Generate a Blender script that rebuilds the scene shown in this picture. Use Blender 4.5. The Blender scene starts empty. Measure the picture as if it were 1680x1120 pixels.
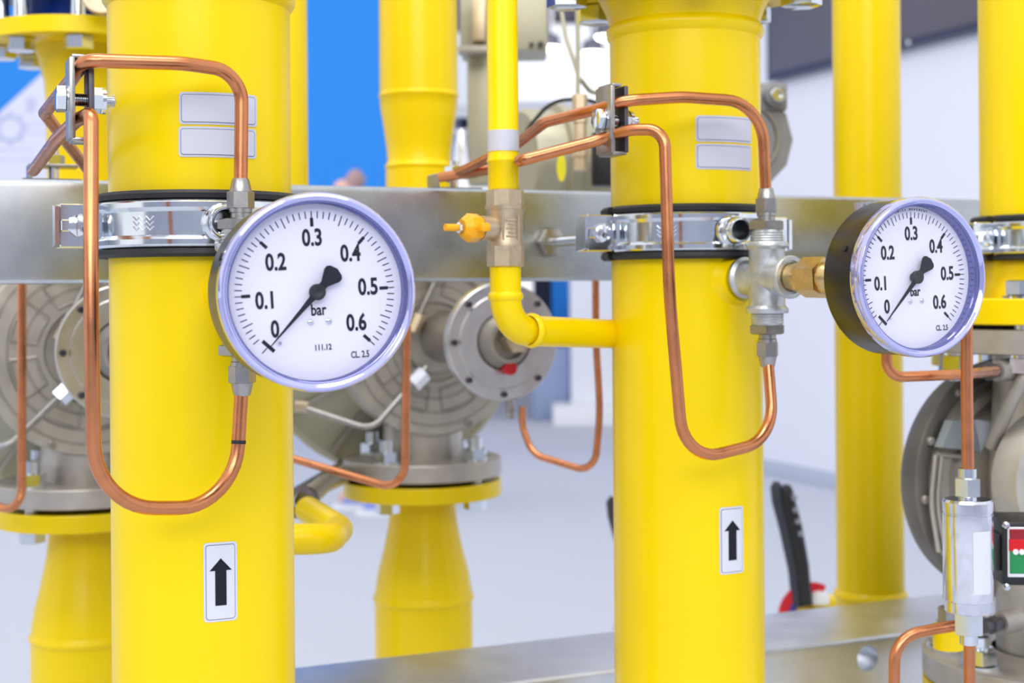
import bpy, bmesh, math, random
from mathutils import Matrix, Vector

random.seed(7)
sc = bpy.context.scene
COL = sc.collection
PI = math.pi

# ------------------------------------------------------------------ camera
F = 2333.0            # focal length in pixels of the 1680 px wide frame (50 mm on 36 mm)
HOR = 474.0           # image row of the horizon
ROLL = 0.008
CAMZ = 1.12
cam_data = bpy.data.cameras.new('camera')
cam = bpy.data.objects.new('camera', cam_data)
COL.objects.link(cam)
cam_data.lens = 50.0
cam_data.sensor_width = 36.0
cam_data.shift_y = -(560.0 - HOR) / 1680.0
cam_data.clip_start = 0.05
cam_data.clip_end = 200
cam_data.dof.use_dof = True
cam_data.dof.focus_distance = 0.84
cam_data.dof.aperture_fstop = 9.5
cam.matrix_world = (Matrix.Translation((0, 0, CAMZ)) @ Matrix.Rotation(PI / 2, 4, 'X') @ Matrix.Rotation(-ROLL, 4, 'Z'))
sc.camera = cam

# ------------------------------------------------------------------ world, lights, exposure
sc.view_settings.view_transform = 'Standard'
sc.view_settings.look = 'None'
sc.view_settings.exposure = 0.20
sc.view_settings.gamma = 1.0
sc.view_settings.use_curve_mapping = False
sc.cycles.use_denoising = True
sc.cycles.max_bounces = 8
sc.cycles.caustics_reflective = False
sc.cycles.caustics_refractive = False
world = bpy.data.worlds.new('hall_ambient')
sc.world = world
world.use_nodes = True
bg = world.node_tree.nodes['Background']
bg.inputs[0].default_value = (0.95, 0.96, 1.0, 1)
bg.inputs[1].default_value = 0.98


def area(name, loc, target, sx, sy, power, col=(1, 0.98, 0.95)):
    l = bpy.data.lights.new(name, 'AREA')
    l.shape = 'RECTANGLE'
    l.size = sx
    l.size_y = sy
    l.energy = power
    l.color = col
    o = bpy.data.objects.new(name, l)
    COL.objects.link(o)
    o.location = loc
    o.rotation_euler = (Vector(target) - Vector(loc)).to_track_quat('-Z', 'Y').to_euler()
    return o


area('hall_or_fill_lamp', (-2.2, -3.9, 4.4), (-0.1, 1.4, 1), 3.2, 1.4, 46)  # added frontal fill from the left, brightens dials and front pipes
area('hall_or_fill_lamp', (2.2, -3.9, 4.4), (0.2, 1.4, 1), 3.2, 1.4, 46)  # same added frontal fill from the right
area('hall_or_fill_lamp', (0.1, -4.0, 2.95), (0, 1.6, 0.9), 3.4, 0.9, 58)  # added low fill, reaches the back pipes beneath the upper beam
area('hall_or_fill_lamp', (-0.2, 0.2, 4.6), (0, 1.9, 0.5), 2.4, 1.0, 60)
area('hall_or_fill_lamp', (-3.0, 6.0, 5.0), (-2.5, 8, 1), 2.6, 0.8, 45)


# ------------------------------------------------------------------ helpers
def P(px, py, Y):
    """pixel of the photograph + depth in metres -> point in the room"""
    u = (px - 840.0) - ROLL * (py - HOR)
    v = (py - HOR) + ROLL * (px - 840.0)
    return Vector((u / F * Y, Y, CAMZ - v / F * Y))


def lin(c):
    c /= 255.0
    return c / 12.92 if c <= 0.04045 else ((c + 0.055) / 1.055) ** 2.4


def C(r, g, b):
    return (lin(r), lin(g), lin(b), 1.0)


MATS = {}


def mat(name, col, rough=0.5, metal=0.0, spec=0.5, coat=0.0, noise=None, bump=None, emit=None, alpha=None):
    """principled material; noise=(scale, amount) mottles colour+roughness, bump=(scale, strength, distance)"""
    m = bpy.data.materials.new(name)
    m.use_nodes = True
    nt = m.node_tree
    b = nt.nodes['Principled BSDF']
    b.inputs['Base Color'].default_value = col
    b.inputs['Roughness'].default_value = rough
    b.inputs['Metallic'].default_value = metal
    b.inputs['Specular IOR Level'].default_value = spec
    if coat:
        b.inputs['Coat Weight'].default_value = coat
        b.inputs['Coat Roughness'].default_value = 0.08
    if emit:
        b.inputs['Emission Color'].default_value = emit[0]
        b.inputs['Emission Strength'].default_value = emit[1]
    if noise or bump:
        tc = nt.nodes.new('ShaderNodeTexCoord')
    if noise:
        n = nt.nodes.new('ShaderNodeTexNoise')
        n.inputs['Scale'].default_value = noise[0]
        n.inputs['Detail'].default_value = 4
        nt.links.new(tc.outputs['Object'], n.inputs['Vector'])
        mr = nt.nodes.new('ShaderNodeMapRange')
        mr.inputs['From Min'].default_value = 0.3
        mr.inputs['From Max'].default_value = 0.7
        mr.inputs['To Min'].default_value = 1 - noise[1]
        mr.inputs['To Max'].default_value = 1 + noise[1]
        nt.links.new(n.outputs['Fac'], mr.inputs['Value'])
        hs = nt.nodes.new('ShaderNodeHueSaturation')
        hs.inputs['Color'].default_value = col
        nt.links.new(mr.outputs['Result'], hs.inputs['Value'])
        nt.links.new(hs.outputs['Color'], b.inputs['Base Color'])
        mr2 = nt.nodes.new('ShaderNodeMapRange')
        mr2.inputs['From Min'].default_value = 0.3
        mr2.inputs['From Max'].default_value = 0.7
        mr2.inputs['To Min'].default_value = max(0.02, rough * (1 - noise[1]))
        mr2.inputs['To Max'].default_value = min(1, rough * (1 + noise[1]))
        nt.links.new(n.outputs['Fac'], mr2.inputs['Value'])
        nt.links.new(mr2.outputs['Result'], b.inputs['Roughness'])
    if bump:
        n2 = nt.nodes.new('ShaderNodeTexNoise')
        n2.inputs['Scale'].default_value = bump[0]
        n2.inputs['Detail'].default_value = 3
        nt.links.new(tc.outputs['Object'], n2.inputs['Vector'])
        bp = nt.nodes.new('ShaderNodeBump')
        bp.inputs['Strength'].default_value = bump[1]
        bp.inputs['Distance'].default_value = bump[2]
        nt.links.new(n2.outputs['Fac'], bp.inputs['Height'])
        nt.links.new(bp.outputs['Normal'], b.inputs['Normal'])
    MATS[name] = m
    return m


def glass_mat(name, tint, rough=0.01, ior=1.35):
    m = bpy.data.materials.new(name)
    m.use_nodes = True
    nt = m.node_tree
    nt.nodes.remove(nt.nodes['Principled BSDF'])
    out = nt.nodes['Material Output']
    lw = nt.nodes.new('ShaderNodeLayerWeight')
    lw.inputs['Blend'].default_value = 0.5
    pw = nt.nodes.new('ShaderNodeMath')
    pw.operation = 'POWER'
    pw.inputs[1].default_value = 5.0
    nt.links.new(lw.outputs['Facing'], pw.inputs[0])
    fr = nt.nodes.new('ShaderNodeMath')
    fr.operation = 'MULTIPLY_ADD'
    fr.inputs[1].default_value = 0.6
    fr.inputs[2].default_value = 0.02
    nt.links.new(pw.outputs[0], fr.inputs[0])
    tr = nt.nodes.new('ShaderNodeBsdfTransparent')
    tr.inputs['Color'].default_value = tint
    gl = nt.nodes.new('ShaderNodeBsdfGlossy')
    gl.inputs['Roughness'].default_value = rough
    mx = nt.nodes.new('ShaderNodeMixShader')
    nt.links.new(fr.outputs[0], mx.inputs[0])
    nt.links.new(tr.outputs[0], mx.inputs[1])
    nt.links.new(gl.outputs[0], mx.inputs[2])
    nt.links.new(mx.outputs[0], out.inputs[0])
    MATS[name] = m
    return m


YEL = mat('yellow_gas_paint', (0.93, 0.675, 0.0, 1), 0.28, spec=0.3, bump=(55, 0.03, 0.0006), noise=(14, 0.02))
COP = mat('copper', C(210, 138, 96), 0.28, metal=1.0, noise=(70, 0.09), bump=(160, 0.015, 0.0002))
ZINC = mat('bright_zinc', C(222, 228, 234), 0.13, metal=1.0, noise=(90, 0.05), bump=(70, 0.10, 0.0006))
GALV = mat('galvanised_steel', C(180, 186, 192), 0.28, metal=1.0, noise=(26, 0.10), bump=(60, 0.02, 0.0004))
CASTZ = mat('galvanised_casting', C(196, 200, 202), 0.42, metal=0.85, noise=(140, 0.14), bump=(330, 0.35, 0.0005))
STEEL = mat('plain_steel', C(170, 168, 166), 0.33, metal=1.0, noise=(180, 0.10))
DSTEEL = mat('dark_steel_edge', C(96, 92, 98), 0.45, metal=0.8, noise=(200, 0.12))
CAST = mat('cast_aluminium', C(194, 189, 180), 0.40, metal=0.6, noise=(45, 0.08), bump=(220, 0.10, 0.0004))
CASTD = mat('cast_darker_grey', C(168, 162, 154), 0.45, metal=0.55, noise=(45, 0.08), bump=(220, 0.10, 0.0004))
OLIVE = mat('olive_grey_metal', C(176, 172, 150), 0.42, metal=0.4, noise=(30, 0.06))
MACH = mat('machined_aluminium', C(206, 204, 204), 0.30, metal=0.95, noise=(60, 0.08))
FGREY = mat('flange_grey', C(186, 180, 172), 0.42, metal=0.7, noise=(70, 0.07))
ALU = mat('polished_aluminium', C(226, 228, 236), 0.16, metal=1.0, noise=(150, 0.08))
BRASS = mat('yellow_brass', C(204, 176, 124), 0.26, metal=1.0, noise=(150, 0.12))
TAN = mat('nickelled_brass', C(204, 186, 158), 0.40, metal=0.85, noise=(160, 0.10), bump=(300, 0.15, 0.0004))
RUB = mat('black_rubber', C(30, 31, 36), 0.55, noise=(120, 0.15))
BLK = mat('black_enamel', C(18, 18, 20), 0.32, spec=0.5, noise=(60, 0.10))
BPLA = mat('black_plastic', C(26, 27, 32), 0.42, noise=(90, 0.15))
DIAL = mat('dial_white', C(240, 240, 255), 0.6, spec=0.2)
INK = mat('print_black', C(30, 31, 42), 0.6, spec=0.2)
RIM = mat('lavender_lens_rim', (0.55, 0.56, 0.92, 1), 0.06, metal=0.75, spec=0.8)
GRV = mat('navy_lens_groove', (0.16, 0.17, 0.42, 1), 0.08, metal=0.5, spec=0.8)
LENS = glass_mat('clear_window', (0.985, 0.985, 1.0, 1))
ORG = mat('orange_yellow_handle', C(250, 176, 10), 0.35, noise=(80, 0.05))
STK = mat('silver_sticker', C(206, 207, 220), 0.45, spec=0.4)
STKW = mat('white_sticker', C(216, 219, 230), 0.45, spec=0.4)
LINE = mat('sticker_line', C(120, 126, 160), 0.5)
REDP = mat('red_plastic', C(214, 8, 24), 0.35)
DRED = mat('dark_red_print', C(150, 16, 36), 0.4)
GRN = mat('green_plastic', C(30, 140, 80), 0.4)
WHP = mat('white_plastic', C(236, 238, 244), 0.4)
BLU = mat('blue_enamel', C(8, 48, 140), 0.3, noise=(40, 0.1))
NAVY = mat('navy_cloth', C(14, 22, 52), 0.8)
TAG = mat('yellow_tag', C(232, 220, 30), 0.5)
HOSE = mat('braided_hose', C(176, 168, 150), 0.35, metal=0.8, noise=(900, 0.25))
FLOORM = mat('grey_blue_carpet', C(201, 206, 218), 0.95, spec=0.1, noise=(170, 0.07), bump=(900, 0.5, 0.002))
WALLM = mat('white_booth_wall', C(234, 236, 246), 0.7, spec=0.2, noise=(0.6, 0.012))
SKIRT = mat('grey_blue_skirting', C(190, 198, 214), 0.7)
BLUEW = mat('blue_booth_print', C(50, 146, 240), 0.6, spec=0.2, noise=(0.5, 0.01))
WPRINT = mat('white_booth_print', C(232, 234, 250), 0.6, spec=0.2)
FAINT = mat('faint_print', C(206, 210, 240), 0.6, spec=0.2)
TVM = mat('dark_screen', C(98, 94, 102), 0.30, spec=0.5, noise=(0.9, 0.10))
TVB = mat('screen_bezel', C(66, 66, 84), 0.35)
LAMPM = mat('lamp_glow', (1, 1, 1, 1), 0.5, emit=((1, 0.98, 0.95, 1), 9.0))
TRUSS = mat('truss_grey', C(128, 128, 142), 0.5, metal=0.3)
ORB = mat('orange_box', C(226, 176, 110), 0.6)
GRB = mat('blue_grey_box', C(150, 166, 200), 0.6)
SKIN = mat('skin', C(222, 176, 160), 0.55)
HAIR = mat('grey_hair', C(170, 140, 140), 0.7)
SHOEB = mat('blue_shoe_cloth', C(140, 156, 226), 0.7)

MW = {}               # world matrix of every object built so far


def finish(me, ang=35):
    if not me.polygons:
        return
    me.polygons.foreach_set('use_smooth', [True] * len(me.polygons))
    me.set_sharp_from_angle(angle=math.radians(ang))


def thing(name, label, cat, loc=(0, 0, 0), rot=None, group=None):
    o = bpy.data.objects.new(name, None)
    COL.objects.link(o)
    o.empty_display_size = 0.02
    m = Matrix.Translation(loc)
    if rot is not None:
        m = m @ rot.to_4x4()
    o.matrix_world = m
    MW[o] = m
    tag(o, label, cat, group)
    return o


def tag(o, label, cat, group=None):
    o['label'] = label
    o['category'] = cat
    if group:
        o['group'] = group
    return o


def part(name, bm, m, parent=None, local=False, ang=35, origin=None):
    """bm in world coordinates unless local=True (then in the parent's own frame)"""
    me = bpy.data.meshes.new(name)
    W = MW[parent] if parent is not None else (Matrix.Translation(origin) if origin is not None else Matrix.Identity(4))
    if not local:
        bm.transform(W.inverted())
    bmesh.ops.recalc_face_normals(bm, faces=bm.faces)
    bm.to_mesh(me)
    bm.free()
    finish(me, ang)
    me.materials.append(m)
    o = bpy.data.objects.new(name, me)
    COL.objects.link(o)
    if parent is not None:
        o.parent = parent
    else:
        o.matrix_world = W
    MW[o] = W
    return o


def single(name, bm, m, label, cat, group=None, origin=(0, 0, 0), ang=35):
    o = part(name, bm, m, None, ang=ang, origin=origin)
    return tag(o, label, cat, group)


def structure(name, bm, m, ang=35):
    o = part(name, bm, m, None, ang=ang)
    o['kind'] = 'structure'
    return o


def share(name, src, parent, L):
    """another piece with the same mesh at local matrix L under parent"""
    o = bpy.data.objects.new(name, src.data)
    COL.objects.link(o)
    o.parent = parent
    o.matrix_local = L
    MW[o] = MW[parent] @ L
    return o


def dup(root, delta, label, group=None):
    r = root.copy()
    COL.objects.link(r)
    r.matrix_world = Matrix.Translation(delta) @ MW[root]
    MW[r] = r.matrix_world.copy()
    r['label'] = label
    if group:
        r['group'] = group
    for ch in list(root.children):
        c = ch.copy()
        COL.objects.link(c)
        c.parent = r
        for g in list(ch.children):
            d = g.copy()
            COL.objects.link(d)
            d.parent = c
    return r


def frame(o, x, z):
    """matrix with local x and z axes given"""
    z = Vector(z).normalized()
    x = Vector(x)
    x = (x - z * x.dot(z)).normalized()
    y = z.cross(x)
    m = Matrix.Identity(4)
    for i in range(3):
        m[i][0], m[i][1], m[i][2], m[i][3] = x[i], y[i], z[i], o[i]
    return m


def zframe(o, z):
    z = Vector(z).normalized()
    x = Vector((0, 0, 1)) if abs(z.z) < 0.9 else Vector((1, 0, 0))
    return frame(o, x, z)


def lathe(bm, prof, M=Matrix.Identity(4), seg=32, a0=0.0, a1=2 * PI):
    """prof: list of (r, z) along local z"""
    full = abs(a1 - a0 - 2 * PI) < 1e-6
    n = seg if full else seg + 1
    rings = []
    for r, z in prof:
        if r < 1e-7:
            rings.append([bm.verts.new(M @ Vector((0, 0, z)))])
        else:
            rings.append([bm.verts.new(M @ Vector((r * math.cos(a0 + (a1 - a0) * i / seg), r * math.sin(a0 + (a1 - a0) * i / seg), z))) for i in range(n)])
    for A, B in zip(rings, rings[1:]):
        for i in range(seg):
            j = (i + 1) % n
            if len(A) == 1 and len(B) == 1:
                continue
            if len(A) == 1:
                bm.faces.new((A[0], B[i], B[j]))
            elif len(B) == 1:
                bm.faces.new((A[i], B[0], A[j]))
            else:
                bm.faces.new((A[i], B[i], B[j], A[j]))
    if not full and prof[0] == prof[-1]:
        for e in (0, n - 1):
            bm.faces.new([R[e] for R in rings[:-1]])
    return bm


def cyl(bm, r, z0, z1, M=Matrix.Identity(4), seg=28, ch=0.0):
    if ch:
        return lathe(bm, [(0, z0), (r - ch, z0), (r, z0 + ch), (r, z1 - ch), (r - ch, z1), (0, z1)], M, seg)
    return lathe(bm, [(0, z0), (r, z0), (r, z1), (0, z1)], M, seg)


def hexa(bm, af, z0, z1, M=Matrix.Identity(4), n=6, ch=0.06, rot=0.0):
    """hexagonal prism, af = across flats, chamfered corners"""
    R = af / 2 / math.cos(PI / n)
    h = z1 - z0
    c = R * ch
    prof = [(0, z0), (af / 2 * 0.95, z0), (R, z0 + c), (R, z1 - c), (af / 2 * 0.95, z1), (0, z1)]
    return lathe(bm, prof, M @ Matrix.Rotation(rot, 4, 'Z'), n)


def box(bm, sx, sy, sz, M=Matrix.Identity(4), bev=0.0, seg=2):
    b2 = bmesh.new()
    bmesh.ops.create_cube(b2, size=1.0)
    bmesh.ops.scale(b2, vec=(sx, sy, sz), verts=b2.verts)
    if bev:
        bmesh.ops.bevel(b2, geom=list(b2.edges), offset=bev, segments=seg, affect='EDGES', profile=0.6)
    b2.transform(M)
    me = bpy.data.meshes.new('tmp')
    b2.to_mesh(me)
    b2.free()
    bm.from_mesh(me)
    bpy.data.meshes.remove(me)
    return bm


def prism(bm, pts, z0, z1, M=Matrix.Identity(4)):
    a = [bm.verts.new(M @ Vector((x, y, z0))) for x, y in pts]
    b = [bm.verts.new(M @ Vector((x, y, z1))) for x, y in pts]
    n = len(pts)
    bm.faces.new(a[::-1])
    bm.faces.new(b)
    for i in range(n):
        bm.faces.new((a[i], a[(i + 1) % n], b[(i + 1) % n], b[i]))
    return bm


def fillet(pts, rad, n=8):
    """polyline with rounded corners; rad: one radius or one per inner corner"""
    pts = [Vector(p) for p in pts]
    out = [pts[0]]
    for i in range(1, len(pts) - 1):
        r = rad[i - 1] if isinstance(rad, (list, tuple)) else rad
        a, b, c = pts[i - 1], pts[i], pts[i + 1]
        d1 = (a - b).normalized()
        d2 = (c - b).normalized()
        ang = d1.angle(d2)
        if ang > PI - 0.05 or r <= 0:
            out.append(b)
            continue
        tl = min(r / math.tan(ang / 2), (a - b).length * 0.49, (c - b).length * 0.49)
        rr = tl * math.tan(ang / 2)
        cen = b + (d1 + d2).normalized() * (rr / math.sin(ang / 2))
        s = b + d1 * tl - cen
        e = b + d2 * tl - cen
        ax = s.cross(e).normalized()
        tot = s.angle(e)
        for k in range(n + 1):
            out.append(cen + Matrix.Rotation(tot * k / n, 3, ax) @ s)
    out.append(pts[-1])
    return out


def sweep(bm, path, r, seg=14, caps=True, closed=False):
    n = len(path)
    tang = []
    for i in range(n):
        if closed:
            d = path[(i + 1) % n] - path[i - 1]
        else:
            d = path[min(i + 1, n - 1)] - path[max(i - 1, 0)]
        tang.append(d.normalized())
    t0 = tang[0]
    u = t0.orthogonal().normalized()
    rings = []
    for i in range(n):
        if i:
            q = tang[i - 1].rotation_difference(tang[i])
            u = (q @ u)
            u = (u - tang[i] * u.dot(tang[i])).normalized()
        w = tang[i].cross(u)
        rr = r[i] if isinstance(r, (list, tuple)) else r
        rings.append([bm.verts.new(path[i] + (u * math.cos(2 * PI * k / seg) + w * math.sin(2 * PI * k / seg)) * rr) for k in range(seg)])
    pairs = list(zip(rings, rings[1:]))
    if closed:
        pairs.append((rings[-1], rings[0]))
    for A, B in pairs:
        for k in range(seg):
            bm.faces.new((A[k], A[(k + 1) % seg], B[(k + 1) % seg], B[k]))
    if caps and not closed:
        bm.faces.new(rings[0][::-1])
        bm.faces.new(rings[-1])
    return bm


def tube(bm, pts, r, rad=0.03, seg=14, n=9):
    return sweep(bm, fillet(pts, rad, n), r, seg)


def NB():
    return bmesh.new()


A23 = math.radians(23.1)
N = Vector((math.sin(A23), -math.cos(A23), 0))      # out of the rig, towards the viewer's right
T = Vector((math.cos(A23), math.sin(A23), 0))       # along the rig, to the right and away
ZV = Vector((0, 0, 1))


def az_dir(deg):
    a = math.radians(deg)
    return Vector((math.sin(a), -math.cos(a), 0))


# ------------------------------------------------------------------ setting: floor, walls
bm = NB()
box(bm, 40, 64, 0.1, Matrix.Translation((0, 22, -0.05)))
structure('floor', bm, FLOORM)

w0 = Vector((1.52, 8.5, 0))                          # a foot point of the right wall
wd = Vector((N.x, N.y, 0))                           # it runs towards the camera
wn = Vector((-T.x, -T.y, 0))                         # facing left


def wall_box(s0, s1, z0, z1, d0, d1, bev=0.0):
    b = NB()
    c = w0 + wd * (s0 + s1) / 2 + wn * (d0 + d1) / 2 + ZV * (z0 + z1) / 2
    return box(b, abs(s1 - s0), abs(d1 - d0), z1 - z0, frame(c, wd, ZV), bev)


structure('wall_right', wall_box(-1.6, 9.0, 0.0, 4.2, -0.12, 0.0), WALLM)
structure('baseboard_right', wall_box(-1.6, 9.0, 0.0, 0.09, 0.0, 0.015, 0.004), SKIRT)
# blue printed booth wall at the back left
bm = NB()
box(bm, 9.0, 0.1, 4.0, Matrix.Translation((-5.35, 11.65, 2.0)))
structure('wall_back', bm, BLUEW)
# ceiling of the hall, far end only
bm = NB()
box(bm, 36, 38, 0.2, Matrix.Translation((0, 29.5, 5.7)))
structure('ceiling', bm, mat('hall_ceiling', C(226, 212, 218), 0.8, noise=(0.5, 0.04)))
# added unseen wall behind the camera, gives the metal a darker reflection
bm = NB()
box(bm, 14, 0.12, 3.2, Matrix.Translation((0, -4.6, 1.6)))
structure('wall_for_reflections', bm, mat('reflection_wall_grey', C(176, 178, 190), 0.7, noise=(0.8, 0.05)))
# upper and lower beams are built with the rig below

# printed white corner of the blue wall with a pale gear and lines of print
YW = 11.59
sign = thing('wall_graphic', 'white diagonal graphic with pale gear symbol on the blue wall, far left', 'wall graphic', P(60, 300, YW))
pts = [P(x, y, YW) for x, y in ((-160, 330), (112, 82), (440, 380), (440, 700), (-160, 700))]
bm = NB()
prism(bm, [(p.x, p.z) for p in pts], 0, 0.004, Matrix(((1, 0, 0, 0), (0, 0, -1, YW), (0, 1, 0, 0), (0, 0, 0, 1))))
part('white_field', bm, WPRINT, sign)
bm = NB()
c = P(17, 210, YW - 0.006)
FM = frame(c, (1, 0, 0), (0, -1, 0))
rr = 20 / F * YW
ring = []
for k in range(32):
    a = 2 * PI * k / 32
    ring.append(FM @ Vector((rr * math.cos(a), rr * math.sin(a), 0)))
sweep(bm, ring, rr * 0.16, 6, closed=True)
for k in range(8):
    a = 2 * PI * k / 8
    box(bm, rr * 0.35, rr * 0.3, 0.003, FM @ Matrix.Rotation(a, 4, 'Z') @ Matrix.Translation((rr * 1.25, 0, 0)))
part('gear_symbol', bm, FAINT, sign)
for (x0, x1, y) in ((42, 82, 204), (42, 78, 218), (-10, 56, 246), (-10, 60, 262)):
    bm = NB()
    x = x0
    while x < x1:
        w = random.choice((5, 7, 10))
        a, b = P(x, y, YW - 0.006), P(min(x + w, x1), y, YW - 0.006)
        box(bm, (b - a).x, 0.003, 0.016, Matrix.Translation((a + b) / 2))
        x += w + 3
    part('print_line', bm, FAINT, sign)
bm = NB()
prism(bm, [(-0.03, -0.06), (0.02, -0.06), (0.05, 0.0), (0.03, 0.06), (-0.04, 0.05)], 0, 0.003, frame(P(50, 172, YW - 0.006), (1, 0, 0), (0, -1, 0)))
part('pale_mark', bm, FAINT, sign)

# large dark screen on the right wall
s = thing('wall_screen', 'large dark grey screen hanging on the white right wall', 'screen', w0 + ZV * 2.34)
part('housing', wall_box(0.13, 4.2, 2.325, 3.9, 0.0, 0.07, 0.006), TVB, s)
part('display', wall_box(0.16, 4.17, 2.365, 3.87, 0.0705, 0.074), TVM, s)
bm = NB()
cyl(bm, 0.012, 0, 0.006, zframe(w0 + wd * 1.42 + wn * 0.074 + ZV * 2.345, wn), 12)
part('indicator', bm, WHP, s)

# ------------------------------------------------------------------ far background of the hall
# white drum sign, lamps and truss
bm = NB()
SGN = P(905, 132, 14.0)
lathe(bm, [(0, -0.36), (1.25, -0.36), (1.25, 0.30), (1.18, 0.34), (0, 0.34)], Matrix.Translation(SGN), 48)
cyl(bm, 0.02, 0.3, 5.6 - SGN.z, Matrix.Translation(SGN), 8)
single('hanging_sign', bm, mat('sign_white', C(250, 251, 255), 0.6, emit=((0.95, 0.97, 1, 1), 0.35)),  # slight emission added to bring the drum up to full white
       'big white round hanging sign beyond the narrow yellow pipe', 'sign')
for i, (x, y, lb) in enumerate(((901, 78, 'round hall lamp glowing left of the thin steel lines'),
                                (972, 86, 'largest round hall lamp glowing right of the thin steel lines'),
                                (993, 60, 'round hall lamp glowing against the second big pipe'))):
    l = thing('hall_or_fill_lamp', lb, 'lamp', P(x, y, 11.4 + 0.5 * i), group='hall lamps')
    bm = NB()
    lathe(bm, [(0, -0.03), (0.06, -0.025), (0.085, 0.0)], MW[l], 24)
    part('diffuser', bm, LAMPM, l)
    bm = NB()
    lathe(bm, [(0.085, 0.0), (0.095, 0.0), (0.08, 0.09), (0.02, 0.12), (0, 0.12)], MW[l], 24)
    part('housing', bm, TRUSS, l)
    bm = NB()
    cyl(bm, 0.012, 0.115, 5.6 - MW[l].translation.z, MW[l], 8)
    part('hanger', bm, TRUSS, l)
t_ = thing('lighting_truss', 'grey lighting truss bars slanting across the hall ceiling', 'truss', P(940, 60, 16.5))
for a, b, r in (((880, 45, 16.5), (1015, 118, 16.3), 0.035), ((935, 15, 16.5), (1025, 120, 16.5), 0.03), ((860, 20, 16.9), (1010, 45, 16.7), 0.03), ((900, 70, 16.9), (1010, 20, 16.7), 0.022)):
    bm = NB()
    sweep(bm, [P(*a), P(*b)], r, 8)
    part('bar', bm, TRUSS, t_)
bm = NB()
cyl(bm, 0.02, 0, 5.6 - P(890, 22, 15.8).z, Matrix.Translation(P(890, 22, 15.8)), 8)
part('hanger', bm, TRUSS, t_)
# high shelf of boxes below the sign
sh = thing('display_shelf', 'pale wall shelf far off between narrow pipe and second big pipe', 'shelf', P(900, 218, 12.5))
for y in (192, 218):
    a, b = P(740, y, 12.5), P(1000, y, 12.5)
    bm = NB()
    box(bm, b.x - a.x, 0.35, 0.035, Matrix.Translation((a + b) / 2))
    part('board', bm, WHP, sh)
bm = NB()
a, b = P(740, 190, 12.72), P(1000, 224, 12.72)
box(bm, b.x - a.x, 0.04, a.z - b.z, Matrix.Translation((a + b) / 2))
part('back_panel', bm, mat('shelf_back', C(200, 210, 235), 0.7), sh)
for x in (742, 1062):
    bm = NB()
    q = P(x, 218, 12.72)
    box(bm, 0.05, 0.05, q.z + 0.2, Matrix.Translation((q.x, q.y, (q.z + 0.2) / 2)))
    part('post', bm, WHP, sh)
for x, w, h, m_, lb in ((762, 14, 20, NAVY, 'dark blue'), (862, 12, 15, ORB, 'left orange'), (880, 12, 12, GRB, 'left grey'), (897, 11, 14, ORB, 'middle orange'), (915, 13, 18, GRB, 'right grey'), (935, 10, 12, ORB, 'right orange')):
    bm = NB()
    c = P(x, 218, 12.45)
    c.z += 0.0225
    k = 12.45 / F
    box(bm, w * k, 0.12, h * k, Matrix.Translation((c.x, c.y, c.z + h * k / 2 + 0.003)), 0.006)
    single('display_box', bm, m_, lb + ' box on the distant pale shelf', 'box', 'boxes on the distant shelf', origin=c)
# white partition with plinth and blue / navy panels seen under the upper beam
pt = thing('white_partition', 'white partition with low plinth seen under the beam left of second pipe', 'partition', P(975, 690, 11.9))
a, b = P(938, 690, 11.9), P(1070, 690, 11.9)
bm = NB()
box(bm, b.x - a.x, 0.3, 2.2, Matrix.Translation(((a.x + b.x) / 2, 12.1, 1.1)), 0.01)
part('panel', bm, WALLM, pt)
a, b = P(908, 692, 11.6), P(1070, 692, 11.6)
bm = NB()
box(bm, b.x - a.x, 0.55, 0.16, Matrix.Translation(((a.x + b.x) / 2, 11.85, 0.08)), 0.01)
part('plinth', bm, WHP, pt)
# low stand wall behind it
a, b = P(903, 560, 13.2), P(945, 560, 13.2)
bm = NB()
box(bm, 0.55, 0.1, 2.4, Matrix.Translation(((a.x + b.x) / 2, 13.2, 1.2)), 0.01)
single('blue_banner', bm, BLUEW, 'bright blue banner standing left of the white partition', 'banner', origin=(a.x, 13.2, 0))
a = P(891, 560, 12.6)
bm = NB()
box(bm, 0.16, 0.1, 1.25, Matrix.Translation((a.x, 12.6, 0.62)), 0.01)
single('navy_banner', bm, NAVY, 'dark navy panel beside the bright blue banner', 'banner', origin=(a.x, 12.6, 0))
bm = NB()
a, b = P(872, 600, 12.5), P(931, 600, 12.5)
box(bm, b.x - a.x, 0.3, 0.62, Matrix.Translation(((a.x + b.x) / 2, 12.3, 0.31)), 0.02)
single('display_counter', bm, GRB, 'pale blue counter in front of the blue banner', 'counter', origin=((a.x + b.x) / 2, 12.3, 0))


# person far behind the first gauge: crown of the head and one shoe show
def skin_mesh(name, verts, edges, radii, m_, parent, root=0, sub=2):
    me = bpy.data.meshes.new(name)
    me.from_pydata([tuple(v) for v in verts], edges, [])
    o = bpy.data.objects.new(name, me)
    COL.objects.link(o)
    md = o.modifiers.new('skin', 'SKIN')
    me.skin_vertices.new() if not me.skin_vertices else None
    for i, r in enumerate(radii):
        sv = me.skin_vertices[0].data[i]
        sv.radius = (r, r) if not isinstance(r, tuple) else r
        sv.use_root = (i == root)
    ms = o.modifiers.new('sub', 'SUBSURF')
    ms.levels = ms.render_levels = sub
    dg = bpy.context.evaluated_depsgraph_get()
    nm = bpy.data.meshes.new_from_object(o.evaluated_get(dg))
    o.modifiers.clear()
    o.data = nm
    bpy.data.meshes.remove(me)
    finish(nm, 60)
    nm.materials.clear()
    nm.materials.append(m_)
    o.parent = parent
    MW[o] = MW[parent]
    return o


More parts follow.
